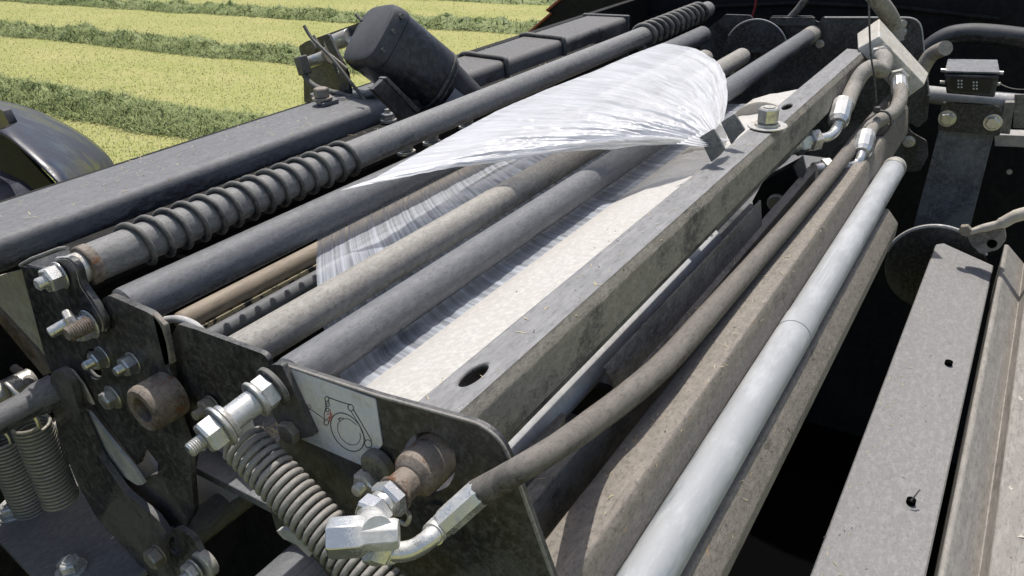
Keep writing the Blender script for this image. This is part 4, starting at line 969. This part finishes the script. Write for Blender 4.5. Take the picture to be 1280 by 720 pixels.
# flat side arm
o2 = thing('motor_bracket', P(440, 140, Z=-.29), 'black twin plate bracket with zinc pins left of the motor', 'bracket')
Xb = ab.x-.02
def bx(pts, X, d, mat, nm, lab=None): return MB().poly(onX(pts, X), (d, 0, 0)).build(nm, mat, o2, bevel=.0008, label=lab)
bx(rnd([(373, 58), (382, 52), (455, 26), (462, 30), (440, 44), (408, 60), (432, 120), (428, 132), (380, 128), (379, 80)], 3), Xb+.05, .006, 'plate', 'rear_plate')
bx(rnd([(402, 46), (410, 42), (434, 92), (440, 130), (424, 128), (424, 90)], 3), Xb-.01, .006, 'plate', 'front_plate')
bx(rnd([(376, 56), (388, 50), (396, 62), (388, 72), (380, 70)], 2), Xb+.02, .004, 'plate', 'upper_tab')
c = P(412, 56, X=Xb+.04); d_ = P(437, 46, X=Xb+.045)
MB().cyl(c, d_, .014, 28, ch=.001).build('pin', 'zinc', o2); 
c = P(384, 79, X=Xb-.0); d_ = P(408, 70, X=Xb+.01)
MB().cyl(c, d_, .010, 28, ch=.001).build('pin', 'zinc', o2); MB().cyl(d_, d_+(d_-c).normalized()*.006, .014, 28).build('collar', 'zinc_old', o2)
c = P(388, 80, X=Xb-.01); MB().hexahedron([c+V((0, .020, .012)), c+V((0, .004, .016)), c+V((0, -.002, -.014)), c+V((0, .014, -.018))], V((-.018, 0, 0))).build('plug', 'rubber', o2, bevel=.002)
MB().tube(catmull([P(x, y, X=Xb-.02) for x, y in ((380, 92), (388, 104), (402, 112), (425, 118), (442, 122), (470, 118))], 6), .0055, 12).build('cable', 'rubber', o2)
MB().tube(catmull([P(x, y, X=Xb-.03) for x, y in ((380, 32), (390, 48), (414, 72), (440, 105), (462, 132), (480, 155))], 6), .0028, 8).build('cable_tie', 'rubber', o2)
MB().tube(catmull([P(x, y, X=Xb-.025) for x, y in ((445, 18), (452, 26))], 3), .0028, 8).build('cable_tie', 'rubber', o2)
MB().tube(catmull([P(x, y, X=Xb-.02) for x, y in ((392, 44), (402, 60), (420, 74), (434, 86))], 5), .0022, 8).build('wire_loop', 'zinc_old', o2)
q = [P(x, y, Y=.775) for x, y in ((466, 112), (480, 98), (522, 140), (508, 154))]
o3 = thing('motor_strut', q[2], 'flat grey strut leaning against the lower side of the motor cover', 'strut')
MB().poly(q, (0, .008, 0)).build('arm_plate', 'plastic', o3, bevel=.001)
q2 = [P(x, y, Y=.773) for x, y in ((480, 98), (484, 96), (526, 138), (521, 141))]; MB().poly(q2, (0, .012, 0)).build('arm_edge', 'black', o3, bevel=.0008)
for px, py, X_ in ((486, 152, .40), (508, 192, .42), (540, 180, .50), (584, 160, .60)):
    c = P(px, py, Z=-.325)
    tag(MB().cyl(c, c+V((0, 0, .004)), .013, 24).hexa(c+V((0, 0, .004)), c+V((0, 0, .014)), .009).cyl(c+V((0, 0, .013)), c+V((0, 0, .020)), .005, 16).build('flange_nut', 'zinc'), {486: 'zinc nut just left of the flat motor strut', 508: 'zinc nut under the spiral roller, nearest the spiral', 540: 'zinc nut under the spiral roller, second from the spiral', 584: 'zinc nut under the spiral roller, nearest the film edge'}[px], 'nut', 'nuts under the spiral roller')
q = P(0, 345, Z=-.345); 
# dark inner rail carrying those nuts
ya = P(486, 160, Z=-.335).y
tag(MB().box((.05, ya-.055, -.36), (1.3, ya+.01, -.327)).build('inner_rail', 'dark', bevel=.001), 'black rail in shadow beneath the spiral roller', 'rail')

# ------------------------------------------------------------------ wrap film
def poly_at(pts, t):
    L = [0]
    for a, b in zip(pts[:-1], pts[1:]): L.append(L[-1]+math.dist(a[:2], b[:2]))
    d = t*L[-1]
    for i in range(len(pts)-1):
        if d <= L[i+1] or i == len(pts)-2:
            k = (d-L[i])/(L[i+1]-L[i]); return tuple(pts[i][j]*(1-k)+pts[i+1][j]*k for j in range(3))
def film_uv(o, nu, nv):
    me = o.data; uv = me.uv_layers.new(name='UVMap')
    for l in me.loops:
        i = l.vertex_index; uv.data[l.index].uv = ((i % (nu+1))/nu, (i//(nu+1))/nv)
def top_film():
    # gathered sheet: each strand runs from the upper left boundary to the pinch between the grey fingers
    Sx = [(424, 238.5, -0.292), (470, 222, -0.289), (520, 193, -0.287), (570, 166, -0.285), (620, 139, -0.283), (680, 113, -0.280), (740, 90, -0.277), (790, 68, -0.274), (828, 54, -0.272)]
    Cn = [(640, 192, -0.287), (690, 176, -0.276), (760, 142, -0.264), (850, 104, -0.253), (930, 62, -0.258)]
    En = [(842, 177, -0.295), (860, 178, -0.291), (876, 172, -0.287), (892, 164, -0.287), (905, 150, -0.291)]
    nu, nv = 110, 260; m = MB(); vs = []
    for j in range(nv+1):
        v = j/nv
        s = poly_at(Sx, v**.9); c = poly_at(Cn, v); e = poly_at(En, v)
        for i in range(nu+1):
            u = i/nu
            x = [s[k]*(1-u)**2+2*c[k]*u*(1-u)+e[k]*u*u for k in range(3)]
            p = P(x[0], x[1], Z=x[2])
            vv = v+.012*math.sin(u*5+v*9)
            amp = (.0012+.0030*u)*(1-.25*u)*min(1, 6*u+.3)
            d = 0
            for fr, am, ph in ((17, .8, 0), (41, .6, 1.3), (73, .4, .4), (131, .28, 2.2)):
                d += am*math.sin(fr*vv*math.pi*(1+.0*u)+ph+1.5*mnoise.noise(V((u*2.2, v*fr*.25, ph))))*(.5+.9*abs(mnoise.noise(V((v*fr*.6, u*1.6, ph+5)))))
            d += .9*mnoise.noise(V((u*6, v*26, 1)))
            crum = mnoise.noise(V((u*5, v*7, 9)))*.002+abs(mnoise.noise(V((u*11, v*16+u*9, 4))))*.0035
            edge = (max(0, 1-v*14)+max(0, (v-.94)*16))*u*(1-u)*.010*mnoise.noise(V((u*9, v, 7)))
            p = p+V((-.25, -.45, .85))*(d*amp+crum*min(1, u*4)*min(1, 5*(1-u)))+V((0, -.7, .5))*edge
            vs.append(m.bm.verts.new(p))
    for j in range(nv):
        for i in range(nu):
            a = j*(nu+1)+i; m.bm.faces.new((vs[a], vs[a+1], vs[a+nu+2], vs[a+nu+1]))
    return m, nu, nv
o = thing('wrap_film', P(600, 250, Z=-.33), 'white plastic wrap film bunched over the rollers and hanging below them', 'plastic film')
m, nu, nv = top_film(); g = m.build('gathered_sheet', 'film', o, ang=80); film_uv(g, nu, nv)
# pinched tail passing between the fingers
m = MB(); pts = catmull([P(x, y, Z=z) for x, y, z in ((862, 172, -.280), (880, 176, -.283), (893, 178, -.287), (905, 178, -.295))], 6); nu, nv = len(pts)-1, 20; vs = []
for j in range(nv+1):
    for i, p in enumerate(pts): vs.append(m.bm.verts.new(p+V((1, 1, 0))*(.0025*math.sin(j*2.1))+V((.7, -.25, .1))*((j/nv-.5)*.06*(1-i/nu*.5))))
for j in range(nv):
    for i in range(nu): a = j*(nu+1)+i; m.bm.faces.new((vs[a], vs[a+1], vs[a+nu+2], vs[a+nu+1]))
g = m.build('pinched_tail', 'film', o, ang=80); film_uv(g, nu, nv)
def under_film():
    near = [(396, 292, -.343), (395, 310, -.350), (394.5, 330, -.3535), (396, 358, -.3545), (402, 400, -.3545), (415, 440, -.352), (430, 478, -.350), (472, 500, -.345)]
    nu, nv = 200, 40; m = MB(); vs = []
    X1 = 1.02
    for j in range(nv+1):
        n_ = poly_at(near, j/nv); a = P(n_[0], n_[1], Z=n_[2])
        for i in range(nu+1):
            u = (i/nu)**1.15; x = a.x+(X1-a.x)*u
            d = .0005*math.sin(x*330+4*mnoise.noise(V((x*9, j*.06, 0))))+.0012*mnoise.noise(V((x*60, j*.05, 2)))+.0008*mnoise.noise(V((x*190, j*.12, 7)))
            vs.append(m.bm.verts.new((x, a.y, a.z+d*(1 if j > 4 else j/4)-.004)))
    for j in range(nv):
        for i in range(nu): a = j*(nu+1)+i; m.bm.faces.new((vs[a], vs[a+1], vs[a+nu+2], vs[a+nu+1]))
    return m, nu, nv
m, nu, nv = under_film(); g = m.build('hanging_sheet', 'film_thin', o, ang=80); film_uv(g, nu, nv)
# dark tray below the film
tag(MB().box((.03, .30, -.53), (1.3, .70, -.52)).build('film_tray', 'roller_clean', bevel=.001), 'dark tray seen through the hanging film', 'tray')

# ------------------------------------------------------------------ loose chaff lying on the flat faces
def chaff(name, label, n, xr_, yr_, names, lmax, mat, z0=-.15):
    bpy.context.view_layer.update(); dg = bpy.context.evaluated_depsgraph_get(); m = MB(); k = 0; tries = 0
    while k < n and tries < n*40:
        tries += 1
        x = random.uniform(*xr_); y = random.uniform(*yr_)
        ok, loc, nor, idx, ob, _ = S.ray_cast(dg, V((x, y, z0)), V((0, 0, -1)))
        if not ok or nor.z < .45: continue
        full = ob.name.split('.')[0]
        if full not in names: continue
        t = random.uniform(0, math.pi) if random.random() < .5 else random.gauss(0, .5)
        l = random.uniform(.2, 1)**1.6*lmax; d = V((math.cos(t), math.sin(t), 0)); d = (d-nor*d.dot(nor)).normalized(); s_ = nor.cross(d)*random.uniform(.0002, .0006)
        a = loc+nor*.0003; b = a+d*l*.5+nor*random.uniform(.0, .0008); c = a+d*l+nor*random.uniform(0, .0012)+s_*random.uniform(-4, 4)
        vs = [m.bm.verts.new(p) for p in (a-s_, a+s_, b+s_, b-s_, c+s_*.5, c-s_*.5)]
        m.bm.faces.new((vs[0], vs[1], vs[2], vs[3])); m.bm.faces.new((vs[3], vs[2], vs[4], vs[5])); k += 1
    return tag(m.build(name, mat), label, 'chaff', kind='stuff')
M['straw'] = dusty('straw', (.30, .25, .14), (.42, .36, .22), .5, 0, .7, big=200, fine=600, bump=0)
M['seed'] = plain('dark_chaff', (.07, .055, .035), .8)
chaff('chaff', 'fine pale chaff scattered on rollers, beams and channels', 700, (.02, 1.3), (.05, 1.0), ('channel', 'box_section', 'dusty_channel', 'outer_channel', 'ledge_channel', 'sloping_channel', 'top_sheet', 'ridged_cover', 'inner_rail', 'plate'), .009, 'straw')
chaff('dark_chaff', 'dark specks of chaff on the board and the covers', 260, (.02, 1.4), (-.3, 1.0), ('channel', 'dusty_channel', 'outer_channel', 'sloping_channel', 'panel', 'top_sheet', 'ridged_cover', 'box_section'), .005, 'seed')
chaff('caught_hay', 'brown bits of hay caught beneath the spiral roller', 700, (.05, .6), (.60, .70), ('inner_rail', 'film_tray'), .022, 'straw', z0=-.312)
